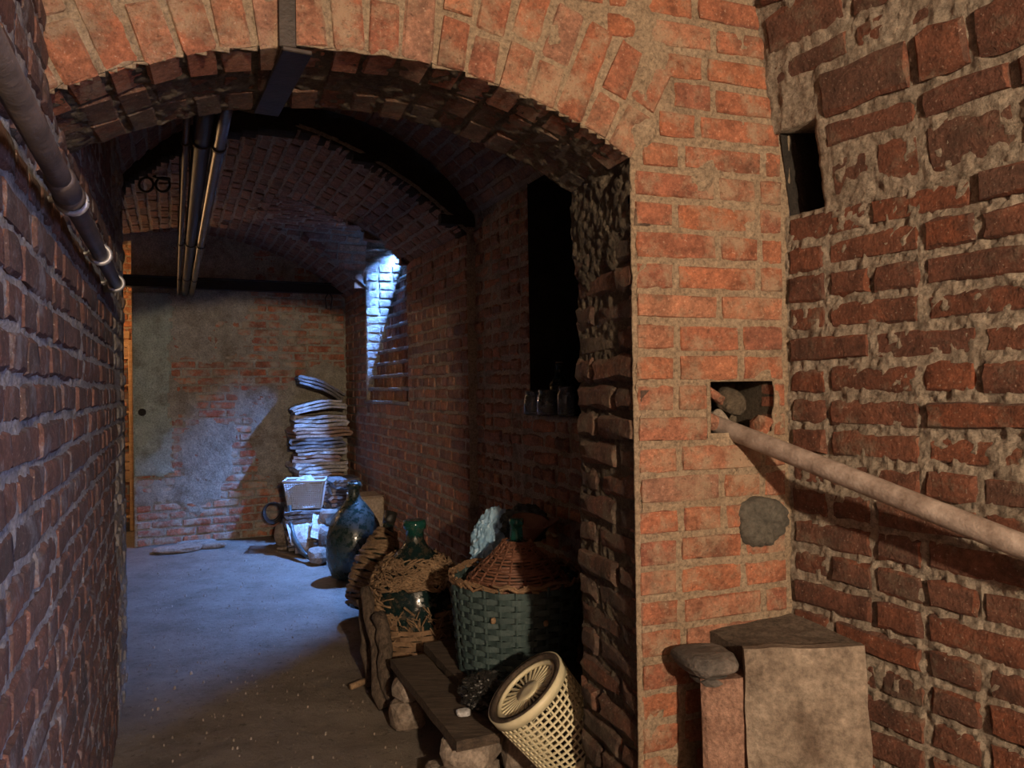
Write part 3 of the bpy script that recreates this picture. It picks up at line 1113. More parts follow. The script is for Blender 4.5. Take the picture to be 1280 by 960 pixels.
# store room beyond, seen through the gap left of the far wall
M['brick_store'] = brick_mat('brick_store', [(0.45, 0.17, 0.08), (0.5, 0.22, 0.11), (0.38, 0.15, 0.08)], ((0.5, 0.4, 0.28), 0.4))
store = plane(AB(-1.5, 1.5), -EA3, EZ, -EB3)
WST = bed('wall_store', store, (0.0, 2.0), (0.0, 3.2), 0.05, 0.008, 'mortar_side', seed=21, skirt=0.1)
struct(WST, 'brick back wall of the store room, lit warm, left of the far wall')
lay_bricks(WST, 'brick_store', store, (0.0, 3.1), 0.0765, lambda v: [(0.0, 1.6)], bond_stretch, 24, 'worn', limit=120)
wfl = plane(AB(-2.92, -3.5), EB3, EZ, EA3)
o = bed('wall_far_left', wfl, (0.0, 5.2), (0.0, 3.2), 0.1, 0.0, 'mortar_side', seed=22, skirt=0.1)
struct(o, 'left wall of the far room, hidden behind the near left wall')
mb = MB(); mb.add([AB(-3, 0, 3.1), AB(0.3, 0, 3.1), AB(0.3, 1.6, 3.1), AB(-3, 1.6, 3.1)], [(0, 1, 2, 3)])
struct(mb.build('ceiling_store', M['mortar_side']), 'ceiling of the store room beyond the far wall')
mb = MB(); mb.add([AB(-1.45, 0.02, 0), AB(-1.45, 1.6, 0), AB(-1.45, 1.6, 3.1), AB(-1.45, 0.02, 3.1)], [(0, 1, 2, 3)])
struct(mb.build('wall_store_right', M['mortar_side']), 'right wall of the store room beyond the far wall')

# room around the photographer, closing the near part
mb = MB()
mb.add([(-2.4, -3.6, 3.05), (3.6, -3.6, 3.05), (3.6, 2.3, 3.05), (-2.4, 2.3, 3.05)], [(0, 1, 2, 3)])
struct(mb.build('ceiling_front', M['mortar_vault']), 'ceiling over the near part of the cellar')
mb = MB()
mb.add([(-2.4, -3.6, 0), (3.6, -3.6, 0), (3.6, -3.6, 3.05), (-2.4, -3.6, 3.05)], [(0, 1, 2, 3)])
struct(mb.build('wall_back', M['brick_left']), 'wall behind the photographer')
rest = plane(QC, RD, EZ, RN)
mb = MB(); e1 = QC + RD * 1.2; e2 = QC + RD * 6.6
mb.add([e1, e2, e2 + EZ * 3.05, e1 + EZ * 3.05], [(0, 1, 2, 3)])
mb.build('wall_extension', M['brick_right'], WR)
mb = MB(); e1 = AB(AL, -7.0); e2 = AB(AL, -12.5)
mb.add([e1, e2, e2 + EZ * 3.05, e1 + EZ * 3.05], [(0, 1, 2, 3)])
mb.build('wall_extension', M['brick_left'], WL)
# added frame, out of view, around the blue lamp; the wall behind is solid
wc = QC + RD * 2.17 + RN * 0.03 + EZ * 1.80
wfm = Matrix((Vector(RD), Vector(RN), Vector(EZ))).transposed()
mb = MB()
for (x, z, sx, sz) in ((-0.22, 0, 0.05, 0.70), (0.22, 0, 0.05, 0.70), (0, 0.325, 0.49, 0.05), (0, -0.325, 0.49, 0.05)):
    mb.box(Vector(wc) + wfm @ Vector((x, 0, z)), (sx, 0.05, sz), wfm, 0.004)
struct(mb.build('added_window_frame', M['mortar_side']), 'unseen window frame added around the blue lamp on the right wall')

# ------------------------------------------------------------------ materials of things
M['iron'] = plain_mat('iron', (0.018, 0.014, 0.012), (0.05, 0.035, 0.028), 14, 0.55, 0.002, 80, Metallic=0.3)
M['steel_pipe'] = plain_mat('steel_pipe', (0.05, 0.042, 0.036), (0.16, 0.14, 0.12), 12, 0.32, 0.0015, 90, Metallic=0.75)
M['dark_pipe'] = plain_mat('dark_pipe', (0.006, 0.005, 0.005), (0.018, 0.014, 0.011), 12, 0.5, 0.002, 90, Metallic=0.2)
M['brown_pipe'] = plain_mat('brown_pipe', (0.05, 0.03, 0.02), (0.11, 0.07, 0.045), 12, 0.5, 0.002, 90, Metallic=0.4)
M['grey_pipe'] = plain_mat('grey_pipe', (0.06, 0.05, 0.045), (0.17, 0.13, 0.11), 9, 0.5, 0.003, 60, Metallic=0.4)
M['paint_pipe'] = plain_mat('paint_pipe', (0.16, 0.115, 0.09), (0.40, 0.33, 0.285), 22, 0.5, 0.003, 70)
M['galvanised'] = plain_mat('galvanised', (0.30, 0.29, 0.28), (0.50, 0.49, 0.47), 20, 0.45, 0.001, 80, Metallic=0.5)
M['stone'] = plain_mat('stone', (0.16, 0.12, 0.09), (0.40, 0.33, 0.27), 9, 0.9, 0.010, 28)
M['slab_stone'] = plain_mat('slab_stone', (0.085, 0.06, 0.043), (0.30, 0.245, 0.19), 6, 0.9, 0.008, 30)
M['slate'] = plain_mat('slate', (0.045, 0.04, 0.036), (0.13, 0.11, 0.095), 12, 0.8, 0.008, 30)
M['red_stone'] = plain_mat('red_stone', (0.15, 0.075, 0.05), (0.30, 0.18, 0.13), 20, 0.9, 0.012, 40)
M['cement'] = plain_mat('cement', (0.050, 0.046, 0.038), (0.10, 0.09, 0.072), 14, 0.85, 0.010, 26)
M['rubble'] = mortar_mat('rubble', (0.16, 0.12, 0.09), (0.26, 0.20, 0.15), (0.06, 0.045, 0.03), 0.015, 0.4)
M['dark_wood'] = plain_mat('dark_wood', (0.035, 0.024, 0.017), (0.12, 0.085, 0.06), 8, 0.85, 0.006, 22, (1, 8, 8))
M['bark'] = plain_mat('bark', (0.05, 0.035, 0.025), (0.18, 0.13, 0.095), 10, 0.9, 0.015, 20, (6, 6, 1))
M['shelf_wood'] = plain_mat('shelf_wood', (0.32, 0.17, 0.075), (0.50, 0.30, 0.15), 6, 0.8, 0.003, 20, (1, 8, 8))
M['sack'] = plain_mat('sack', (0.30, 0.26, 0.22), (0.55, 0.50, 0.45), 7, 0.95, 0.006, 50)
M['sack_brown'] = plain_mat('sack_brown', (0.26, 0.15, 0.10), (0.42, 0.28, 0.20), 7, 0.95, 0.006, 50)
M['sack_dark'] = plain_mat('sack_dark', (0.10, 0.09, 0.085), (0.24, 0.22, 0.21), 7, 0.95, 0.006, 50)
M['paper'] = plain_mat('paper', (0.42, 0.42, 0.43), (0.60, 0.60, 0.60), 14, 0.8, 0.002, 40)
M['cardboard'] = plain_mat('cardboard', (0.36, 0.27, 0.18), (0.46, 0.36, 0.25), 9, 0.85, 0.002, 50)
M['blue_plastic'] = plain_mat('blue_plastic', (0.18, 0.36, 0.54), (0.36, 0.55, 0.72), 9, 0.3, 0.006, 18)
M['dark_plastic'] = plain_mat('dark_plastic', (0.025, 0.035, 0.035), (0.06, 0.08, 0.08), 9, 0.35, 0.006, 18)
M['black_plastic'] = plain_mat('black_plastic', (0.012, 0.012, 0.012), (0.03, 0.028, 0.025), 9, 0.22, 0.008, 24)
M['cream_plastic'] = plain_mat('cream_plastic', (0.62, 0.55, 0.36), (0.75, 0.68, 0.46), 12, 0.45, 0.001, 60)
M['white_wire'] = plain_mat('white_wire', (0.50, 0.50, 0.48), (0.66, 0.66, 0.64), 12, 0.5, 0.0, 60)
M['wicker_green'] = plain_mat('wicker_green', (0.022, 0.042, 0.042), (0.065, 0.10, 0.098), 16, 0.6, 0.003, 60)
M['wicker_red'] = plain_mat('wicker_red', (0.10, 0.042, 0.025), (0.23, 0.10, 0.06), 24, 0.6, 0.003, 60)
M['wicker_brown'] = plain_mat('wicker_brown', (0.13, 0.075, 0.04), (0.30, 0.18, 0.10), 16, 0.75, 0.004, 60)
M['straw'] = plain_mat('straw', (0.15, 0.09, 0.05), (0.32, 0.21, 0.12), 14, 0.85, 0.004, 60)
M['funnel'] = plain_mat('funnel', (0.17, 0.09, 0.06), (0.32, 0.18, 0.13), 10, 0.6, 0.003, 40)


def glass_mat(name, c, dust, amount, trans=0.35):
    t = NT(name)
    d = t.step(t.noise(26, 7, 0.7), 0.62 - amount * 0.4, 0.72 - amount * 0.2)
    col = t.mix(t.math('MULTIPLY', d, 0.8), c, dust)
    r = t.math('ADD', t.math('MULTIPLY', d, 0.5), 0.10)
    t.out(col, r, None, IOR=1.5)
    t.p.inputs['Transmission Weight'].default_value = trans
    return t.m


M['glass_dusty'] = glass_mat('glass_dusty', (0.016, 0.042, 0.036), (0.085, 0.085, 0.065), 0.55, 0.3)
M['glass_green'] = glass_mat('glass_green', (0.02, 0.12, 0.095), (0.10, 0.11, 0.08), 0.25, 0.45)
M['glass_dark'] = glass_mat('glass_dark', (0.012, 0.030, 0.030), (0.10, 0.07, 0.04), 0.35, 0.3)
M['glass_clear'] = glass_mat('glass_clear', (0.50, 0.58, 0.62), (0.15, 0.14, 0.12), 0.2, 0.85)


def rock_mesh(size, seed, rough=0.25, sub=2, flat=1.0):
    bm = bmesh.new(); bmesh.ops.create_icosphere(bm, subdivisions=sub, radius=1.0)
    P = np.array([v.co[:] for v in bm.verts])
    P = np.sign(P) * np.abs(P) ** 0.62
    P = P * (1 + rough * fbm(P * 1.3 + seed * 7.1, seed, 3)[:, None]) + 0.10 * rough * fbm(P * 5 + seed, seed + 3, 2)[:, None]
    P = P / np.abs(P).max(0)
    P = P * (np.array(size) / 2)
    for v, p in zip(bm.verts, P):
        v.co = p
    me = bpy.data.meshes.new('rock'); bm.to_mesh(me); bm.free()
    return me


def rock(name, label, cat, loc, size, seed, mat, rz=0.0, rough=0.25, group=None, sub=2, parent=None, tilt=(0, 0)):
    """loc = centre of the base"""
    o = obj(name, rock_mesh(size, seed, rough, sub), parent, M[mat])
    o.location = (float(loc[0]), float(loc[1]), float(loc[2]) + size[2] / 2)
    o.rotation_euler = (tilt[0], tilt[1], rz)
    if label:
        tag(o, label, cat, group)
    return o


def crumple(name, size, seed, mat, parent=None, amp=0.22, freq=2.2, sub=5):
    bm = bmesh.new(); bmesh.ops.create_icosphere(bm, subdivisions=sub, radius=1.0)
    P = np.array([v.co[:] for v in bm.verts])
    r = 1 - 2 * np.abs(fbm(P * freq + seed * 3.3, seed, 3))
    r2 = 1 - 2 * np.abs(fbm(P * freq * 2.6 + seed, seed + 9, 2))
    P = P * (0.85 + amp * r + amp * 0.5 * r2)[:, None]
    P = P / np.abs(P).max(0) * (np.array(size) / 2)
    for v, p in zip(bm.verts, P):
        v.co = p
    me = bpy.data.meshes.new(name); bm.to_mesh(me); bm.free()
    return obj(name, me, parent, M[mat])


def pix(x, y, Y):
    """world point on the ray of photo pixel (x, y) at depth Y"""
    v = Vector(((x - 640) / F_PX, -(y - 480) / F_PX, -1.0))
    w = (CAM.matrix_world.to_3x3() @ v)
    return np.array(w) * (Y / w[1]) + np.array((0, 0, CAMZ))


# ------------------------------------------------------------------ pillar details
pat = MB()
rg = random.Random(4)
ctr_u, ctr_v = 0.366, 1.012
ringn = 40
V = [fpt(ctr_u, ctr_v, -0.020)]
for rr, hgt in ((0.33, -0.020), (0.66, -0.017), (0.9, -0.011), (1.0, 0.008)):
    for k in range(ringn):
        a = 2 * math.pi * k / ringn
        s = 1 + 0.05 * math.sin(3 * a + 1) + 0.13 * abs(math.cos(a)) * abs(math.sin(a)) + rg.uniform(-0.035, 0.035)
        V.append(fpt(min(ctr_u + 0.074 * rr * s * math.cos(a), 0.442), ctr_v + 0.066 * rr * s * math.sin(a), hgt + rg.uniform(-0.006, 0.006)))
Fc = [(0, 1 + k, 1 + (k + 1) % ringn) for k in range(ringn)]
for j in range(3):
    for k in range(ringn):
        a = 1 + j * ringn + k; b = 1 + j * ringn + (k + 1) % ringn
        Fc.append((a, a + ringn, b + ringn, b))
pat.add(V, Fc)
pat.build('cement_patch', M['cement'], WF, True, label='dark grey cement patch')
for k, (u, v, d, sz, m_) in enumerate(((0.245, 1.275, 0.06, (0.05, 0.06, 0.05), 'brick_face'), (0.385, 1.262, 0.025, (0.045, 0.06, 0.055), 'brick_face'),
                                       (0.335, 1.325, 0.09, (0.09, 0.07, 0.07), 'mortar_jamb'), (0.255, 1.345, 0.05, (0.09, 0.06, 0.025), 'brick_face'), (0.31, 1.27, 0.11, (0.09, 0.06, 0.06), 'mortar_right'))):
    o = obj('brick_fragment', rock_mesh(sz, 30 + k, 0.35), WF, M[m_])
    o.location = tuple(fpt(u, v, d)); o.rotation_euler = (0.2 * k, 0.3, TH + 0.2 * k)

# pipe out of the hole
t = thing('steel_pipe', 'stained grey pipe slanting from the hole in the pillar towards the right wall', 'pipe')
pa = fpt(0.262, 1.279, 0.12); pb = pix(1270, 680, 1.44); pe = pa + (pb - pa) * 1.16
MB().tube([pa + (pe - pa) * k / 14 for k in range(15)], 0.0245, 20).build('tube', M['paint_pipe'], t, True)

# slab, post, slate and rubble under the pipe
def quad_slab(name, mat, top, bottom, thick, seed, parent=None):
    (a, b), (c, d) = top, bottom
    a, b, c, d = [Vector(p) for p in (a, b, c, d)]
    n = (b - a).cross(c - a).normalized()
    if n.y > 0:
        n = -n
    bm = bmesh.new()
    NX, NZ = 9, 18
    grid = []
    for side_ in (0, 1):
        g = []
        for j in range(NZ + 1):
            w = j / NZ
            for i in range(NX + 1):
                f = i / NX
                p = (a * (1 - f) + b * f) * (1 - w) + (c * (1 - f) + d * f) * w
                e = min(f, 1 - f) * NX; e2 = min(w, 1 - w) * NZ
                rim = (0.006 if e < 0.5 else 0) + (0.006 if e2 < 0.5 else 0)
                off = 0.006 * float(fbm(np.array(p) * 14, seed, 3)) - rim
                wob = Vector(((e < 0.5) * 0.006 * float(vnoise(np.array(p) * 22, seed)), 0, (e2 < 0.5) * 0.006 * float(vnoise(np.array(p) * 22, seed + 2))))
                q = p + wob + (n * off if side_ == 0 else -n * (thick + off))
                g.append(bm.verts.new(q))
        grid.append(g)
    W = NX + 1
    for j in range(NZ):
        for i in range(NX):
            bm.faces.new((grid[0][j * W + i], grid[0][j * W + i + 1], grid[0][(j + 1) * W + i + 1], grid[0][(j + 1) * W + i]))
            bm.faces.new((grid[1][j * W + i], grid[1][(j + 1) * W + i], grid[1][(j + 1) * W + i + 1], grid[1][j * W + i + 1]))
    per = [i for i in range(W)] + [j * W + NX for j in range(1, NZ + 1)] + [NZ * W + i for i in range(NX - 1, -1, -1)] + [j * W for j in range(NZ - 1, 0, -1)]
    for k in range(len(per)):
        p, q = per[k], per[(k + 1) % len(per)]
        bm.faces.new((grid[0][q], grid[0][p], grid[1][p], grid[1][q]))
    bmesh.ops.recalc_face_normals(bm, faces=bm.faces)
    me = bpy.data.meshes.new(name); bm.to_mesh(me); bm.free()
    return obj(name, me, parent, M[mat])


tl = pix(929, 812, 1.74); tr = pix(1083, 807, 1.70)
bl = np.array((tl[0] - 0.005, tl[1] - 0.10, 0.0)); br = np.array((tr[0] - 0.01, tr[1] - 0.10, 0.0))
tag(quad_slab('stone_slab', 'slab_stone', (tl, tr), (bl, br), 0.055, 5), 'big square-cut brown stone slab leaning in the corner under the pipe', 'stone slab')
tl = pix(876, 852, 1.76); tr = pix(931, 848, 1.74)
bl = np.array((tl[0], tl[1] - 0.05, 0.0)); br = np.array((tr[0], tr[1] - 0.05, 0.0))
tag(quad_slab('stone_post', 'red_stone', (tl, tr), (bl, br), 0.10, 8), 'narrow reddish rough block standing left of the big slab', 'stone block')
pp = pix(886, 848, 1.82)
rock('stone_shim', 'small grey stone chip wedged under the dark slate', 'stone', (pp[0], pp[1] - 0.02, pp[2]), (0.085, 0.10, 0.024), 3, 'slate', TH, 0.15)
rock('slate_stone', 'dark flat slate lying on the narrow block by the pillar', 'stone', (pp[0] - 0.012, pp[1] - 0.01, pp[2] + 0.024), (0.145, 0.15, 0.05), 6, 'slate', TH - 0.1, 0.22, sub=3)
# rubble plinth behind the slab
mb = MB()
k0 = fpt(0.10, 0, 0.0); k1 = fpt(0.45, 0, 0.0); k2 = k1 + RD * 0.33; k3 = np.array((pix(935, 800, 1.80)[0], 1.80, 0))
hz = 0.745
bm = bmesh.new()
poly = [k1 + np.array((-0.30, -0.10, 0)), k1, k2, np.array((k2[0] - 0.27, k2[1] + 0.06, 0))]
poly = [fpt(0.20, 0, 0.0), fpt(0.45, 0, 0.0), QC + RD * 0.215 + RN * 0.0, np.array((tr[0] + 0.02, 1.80, 0))]
lo = [bm.verts.new((p[0], p[1], 0)) for p in poly]; hi = [bm.verts.new((p[0], p[1], hz + (0.02 if i in (1,) else 0))) for i, p in enumerate(poly)]
bm.faces.new(hi); bm.faces.new(lo[::-1])
for i in range(4):
    j = (i + 1) % 4
    bm.faces.new((lo[i], lo[j], hi[j], hi[i]))
bmesh.ops.recalc_face_normals(bm, faces=bm.faces)
bmesh.ops.subdivide_edges(bm, edges=bm.edges[:], cuts=6, use_grid_fill=True)
for v in bm.verts:
    v.co += Vector((0, 0, 1)) * (0.010 * float(fbm(np.array(v.co) * 16, 3, 3)) if v.co.z > 0.6 else 0)
me = bpy.data.meshes.new('rubble'); bm.to_mesh(me); bm.free()
tag(obj('rubble_plinth', me, None, M['rubble']), 'rubble and mortar plinth filling the corner behind the big slab', 'rubble')

# ------------------------------------------------------------------ iron strap across the arch
t = thing('iron_strap', 'flat dark iron strap bent round the crown of the arch', 'strap')
su = -0.815


def strap(name, pts, w, th):
    mb = MB()
    for (p, q, nrm) in pts:
        p = Vector(p); q = Vector(q); d = (q - p); L = d.length; d.normalize(); n = Vector(nrm).normalized(); s = d.cross(n)
        R = Matrix((d, s, n)).transposed()
        mb.box((p + q) / 2, (L, w, th), R, 0.002)
    return mb.build(name, M['iron'], t)


zc = ACZ + math.sqrt(AR ** 2 - (su - ACT) ** 2)
strap('face_bar', [(fpt(su, zc - 0.008, -0.012), fpt(su, 3.0, -0.012), FN)], 0.036, 0.008)
strap('soffit_plate', [(fpt(su + 0.02, zc - 0.012, -0.016), fpt(su - 0.035, zc - 0.010, THICK + 0.02), EZ)], 0.062, 0.010)

# ------------------------------------------------------------------ pipe along the left wall
t = thing('wall_pipe', 'old grey pipe with joints running along the left wall', 'pipe')
zp = CAMZ + 0.372
pl = lambda b, da=0.0: AB(AL + 0.042 + da, b, zp)
MB().tube([pl(-7.0), pl(-6.0), pl(-5.3), pl(-4.60)], 0.019, 16).build('tube', M['grey_pipe'], t, True)
for nm, b0, b1, r in (('coupling', -6.02, -5.90, 0.025), ('coupling', -5.90, -5.865, 0.028)):
    MB().tube([pl(b0), pl(b0 + 0.01), pl(b1 - 0.01), pl(b1)], [0.020, r, r, 0.020], 16).build(nm, M['grey_pipe'], t, True)
for b in (-5.84, -5.22, -4.64):
    mb = MB()
    cp = pl(b)
    pts = [cp + EA3 * (0.024 * math.cos(a)) + EZ * (0.024 * math.sin(a)) for a in np.linspace(0, 2 * math.pi, 18)]
    mb.tube(pts, 0.007, 6, False)
    mb.tube([cp - EA3 * 0.02, cp - EA3 * 0.06], 0.006, 6)
    mb.build('clamp', M['galvanised'], t, True)
MB().tube([pl(-4.61), pl(-4.57), pl(-4.55) - EA3 * 0.015, pl(-4.54) - EA3 * 0.06], 0.022, 14).build('elbow', M['galvanised'], t, True)

# ------------------------------------------------------------------ pipes hung under the vault and the beam
def run_pipe(name, label, a, z, r, mat, b0=-5.55, b1=-0.05):
    t = thing(name, label, 'pipe')
    MB().tube([AB(a, b0 + (b1 - b0) * k / 8, z) for k in range(9)], r, 16).build('tube', M[mat], t, True)
    for b in (-4.6, -2.6, -1.1):
        mb = MB()
        mb.ring(r + 0.003, 0, 0.02, 0.004, 20)
        o = mb.build('hanger', M['iron'], t)
        o.location = tuple(AB(a, b, z)); o.rotation_euler = (math.pi / 2, 0, ROOM_YAW)
        MB().tube([AB(a, b, z + r), AB(a, b, float(z_far(np.array(-a))) if b > -3.4 else 2.78)], 0.004, 6).build('hanger_rod', M['iron'], t)


run_pipe('ceiling_pipe', 'shiny steel pipe under the vault, rightmost of three', -1.395, CAMZ + 0.885, 0.022, 'steel_pipe')
run_pipe('ceiling_pipe', 'thick black pipe under the vault, between the shiny and the brown one', -1.452, CAMZ + 0.900, 0.032, 'dark_pipe')
run_pipe('ceiling_pipe', 'thin brown pipe under the vault, leftmost of three', -1.505, CAMZ + 0.885, 0.011, 'brown_pipe')
t = thing('steel_beam', 'black steel beam across the top of the far wall', 'beam')
bz = CAMZ + 0.985
for nm, dz, sx, sz in (('flange', 0.045, 0.09, 0.012), ('web', 0.0, 0.012, 0.09), ('flange', -0.045, 0.09, 0.012)):
    mb = MB(); c = AB(-0.98, -0.085, bz + dz)
    mb.box(c, (1.98, sx, sz), Matrix.Rotation(ROOM_YAW, 3, 'Z'), 0.002)
    mb.build(nm, M['dark_pipe'], t)
# wire hanging from the beam
mb = MB(); w0 = pix(411, 365, 7.2)
mb.tube([w0, w0 + np.array((-0.03, -0.02, -0.06)), w0 + np.array((-0.02, -0.02, -0.16)), w0 + np.array((0.02, -0.02, -0.17)), w0 + np.array((0.03, 0, -0.05)), w0 + np.array((0.0, 0, 0.0))], 0.006, 6)
tag(mb.build('wire_loop', M['iron'], None, True), 'loop of dark wire hanging from the beam in the far corner', 'wire')
# twin iron rings under the vault
hc = pix(193, 229, 5.05)
t = thing('iron_hook', 'black iron hook with two rings hanging under the vault', 'hook', hc)
MB().tube([(0, 0, 0.20), (0, 0, 0.04), (0.04, 0, 0.03), (0.11, -0.02, 0.02)], 0.012, 8).build('bracket', M['iron'], t, True)
for s in (-1, 1):
    mb = MB(); mb.tube([(s * 0.055 + 0.047 * math.cos(a), 0, -0.01 + 0.047 * math.sin(a)) for a in np.linspace(0, 2 * math.pi, 26)], 0.008, 8, False)
    mb.build('ring', M['iron'], t, True)

# ------------------------------------------------------------------ store room shelf
t = thing('shelf_rack', 'wooden shelf rack in the warm-lit store room beside the far wall', 'shelf', AB(-2.30, 1.08, 0), ROOM_YAW)
for sx in (-0.36, 0.36):
    for sy in (-0.13, 0.13):
        MB().box((sx, sy, 0.95), (0.045, 0.045, 1.9), None, 0.003).build('post', M['shelf_wood'], t)
for z in (0.14, 0.50, 0.86, 1.18, 1.45, 1.72):
    for j in range(2):
        MB().box((0, -0.075 + j * 0.15, z), (0.76, 0.14, 0.022), None, 0.003).build('board', M['shelf_wood'], t)
o = thing('wooden_crate', 'pale wooden crate on top of the shelf rack in the store room', 'crate', AB(-2.16, 1.08, 1.732), ROOM_YAW)
for k in range(3):
    MB().box((0, -0.14, 0.05 + k * 0.085), (0.42, 0.015, 0.075), None, 0.003).build('slat', M['shelf_wood'], o)
    MB().box((0.205, 0, 0.05 + k * 0.085), (0.015, 0.28, 0.075), None, 0.003).build('slat', M['shelf_wood'], o)
MB().box((0, 0, 0.008), (0.42, 0.28, 0.015)).build('bottom', M['shelf_wood'], o)
o = thing('wooden_crate', 'pale wooden crate on a low board of the shelf rack in the store room', 'crate', AB(-2.16, 1.08, 0.512), ROOM_YAW)
for k in range(3):
    MB().box((0, -0.14, 0.05 + k * 0.085), (0.42, 0.015, 0.075), None, 0.003).build('slat', M['shelf_wood'], o)
    MB().box((0.205, 0, 0.05 + k * 0.085), (0.015, 0.28, 0.075), None, 0.003).build('slat', M['shelf_wood'], o)
MB().box((0, 0, 0.008), (0.42, 0.28, 0.015)).build('bottom', M['shelf_wood'], o)

# ------------------------------------------------------------------ folded sacks
def sack_mesh(w, d, layers, tt, seed, bend=0.0):
    rg = random.Random(seed)
    pts = []
    for i in range(layers):
        z = tt * (i + 0.5)
        wl = w * rg.uniform(0.86, 1.0)
        xs = np.linspace(-wl / 2, wl / 2, 10)
        if i % 2:
            xs = xs[::-1]
        for x in xs:
            pts.append((x, z + 0.15 * tt * math.sin(x * 19 + seed + i) + bend * (1 - (2 * x / w) ** 2)))
        if i < layers - 1:
            ex = xs[-1]; sg = 1 if ex > 0 else -1
            pts.append((ex + sg * tt * 0.45, z + tt * 0.5))
    pts = np.array(pts); n = len(pts)
    tan = np.gradient(pts, axis=0); tan /= np.linalg.norm(tan, axis=1)[:, None] + 1e-9
    nor = np.stack((-tan[:, 1], tan[:, 0]), 1) * tt * 0.37
    prof = np.vstack((pts + nor, (pts - nor)[::-1]))
    m = len(prof)
    V = []; Fc = []
    ND = 6
    for j in range(ND + 1):
        y = -d / 2 + d * j / ND
        sh = 1 - 0.04 * rg.random()
        for p in prof:
            V.append((p[0] * sh + rg.uniform(-0.002, 0.002), y + rg.uniform(-0.006, 0.006), max(p[1] + rg.uniform(-0.002, 0.002), 0)))
    for j in range(ND):
        for k in range(m):
            q = (k + 1) % m
            Fc.append((j * m + k, j * m + q, (j + 1) * m + q, (j + 1) * m + k))
    for k in range(n - 1):
        Fc.append((k + 1, k, m - 1 - k, m - 2 - k))
        b = ND * m
        Fc.append((b + k, b + k + 1, b + m - 2 - k, b + m - 1 - k))
    return mesh_from(V, Fc, 'folded_sack', False)


ORD = ['topmost', 'second from the top', 'third from the top', 'fourth from the top', 'fifth from the top', 'sixth from the top', 'seventh from the top', 'eighth from the top',
       'ninth from the top', 'tenth from the top', 'eleventh from the top', 'twelfth from the top', 'thirteenth from the top', 'fourteenth from the top', 'fifteenth from the top',
       'sixteenth from the top', 'seventeenth from the top', 'eighteenth from the top', 'nineteenth from the top', 'twentieth from the top']
CNAME = {'sack': 'pale grey', 'sack_brown': 'brown', 'sack_dark': 'dark grey'}


def sack_stack(where, a, b, z, n, w, d, seed, group, top_tilts=()):
    rg = random.Random(seed)
    made = []
    for k in range(n):
        layers = rg.choice((2, 2, 3, 3)); tt = rg.uniform(0.028, 0.038)
        made.append((layers, tt, rg.choice(('sack', 'sack', 'sack', 'sack_dark', 'sack_brown'))))
    for k, (layers, tt, mt) in enumerate(made):
        ww = w * rg.uniform(0.86, 1.04); j = n - 1 - k
        tl = top_tilts[j] if j < len(top_tilts) else 0.0
        bend = 0.028 if tl else 0.0
        me = sack_mesh(ww, d * rg.uniform(0.9, 1.05), layers, tt, seed * 31 + k, bend)
        o = obj('folded_sack', me, None, M[mt])
        tag(o, '%s folded sack, %s in %s' % (CNAME[mt], ORD[j], where), 'sack', group,
            AB(a + rg.uniform(-0.025, 0.025), b + rg.uniform(-0.02, 0.02), z + abs(math.sin(tl)) * ww * 0.42), (0, tl, ROOM_YAW + rg.uniform(-0.14, 0.14)))
        z += layers * tt * 0.97 + bend * 0.9 + abs(math.sin(tl)) * ww * 0.25
    return z


sack_stack('the tall stack by the far corner', -0.34, -0.30, 0.02, 15, 0.50, 0.36, 3, 'sacks in the tall corner stack', (0.42, -0.12))
sack_stack('the low stack by the side wall', -0.18, -0.76, 0.02, 7, 0.26, 0.30, 5, 'sacks in the low stack by the wall')
zb = sack_stack('the stack under the white basket', -0.53, -0.76, 0.02, 5, 0.36, 0.32, 8, 'sacks under the white basket')

# white basket with papers
t = thing('wire_basket', 'white rectangular open-weave basket on top of the front sack stack', 'basket', AB(-0.52, -0.78, zb + 0.012), ROOM_YAW - 0.25)
bw, bd, tw, td, hh = 0.27, 0.20, 0.34, 0.25, 0.235


def bpt(fx, fy, h):
    k = h / hh
    return (fx * (bw + (tw - bw) * k) / 2, fy * (bd + (td - bd) * k) / 2, h)


def rect(h):
    return [bpt(-1, -1, h), bpt(1, -1, h), bpt(1, 1, h), bpt(-1, 1, h), bpt(-1, -1, h)]


MB().tube(rect(hh), 0.012, 8).build('rim', M['white_wire'], t, True)
for k in range(14):
    MB().tube(rect(0.008 + (hh - 0.02) * k / 13), 0.0042, 5).build('hoop', M['white_wire'], t)
mb = MB()
for k in range(19):
    f = -1 + 2 * k / 18
    for s in (-1, 1):
        mb.tube([bpt(f, s, 0), bpt(f, s, hh)], 0.0042, 5)
        if k % 2 == 0:
            mb.tube([bpt(s, f, 0), bpt(s, f, hh)], 0.0042, 5)
mb.build('uprights', M['white_wire'], t)
MB().box((0, 0, 0.004), (bw, bd, 0.006)).build('bottom', M['white_wire'], t)


def sheet(name, w, d, seed, amp, mat):
    n = 12
    xs = np.linspace(-w / 2, w / 2, n); ys = np.linspace(-d / 2, d / 2, n)
    V = []; Fc = []
    for lay_ in (0, 1):
        for x in xs:
            for y in ys:
                z = amp * float(fbm(np.array((x * 9, y * 9, seed)), seed, 3)) + 0.3 * amp * abs(math.sin(x * 21 + seed)) + amp
                V.append((x, y, z - lay_ * 0.004))
    for i in range(n - 1):
        for j in range(n - 1):
            a = i * n + j
            Fc.append((a, a + n, a + n + 1, a + 1)); b = a + n * n
            Fc.append((b, b + 1, b + n + 1, b + n))
    for i in range(n - 1):
        for (p, q) in ((i * n, (i + 1) * n), ((i + 1) * n + n - 1, i * n + n - 1), (i + 1, i), ((n - 1) * n + i, (n - 1) * n + i + 1)):
            Fc.append((p, q, q + n * n, p + n * n))
    return obj(name, mesh_from(V, Fc, name), None, M[mat])


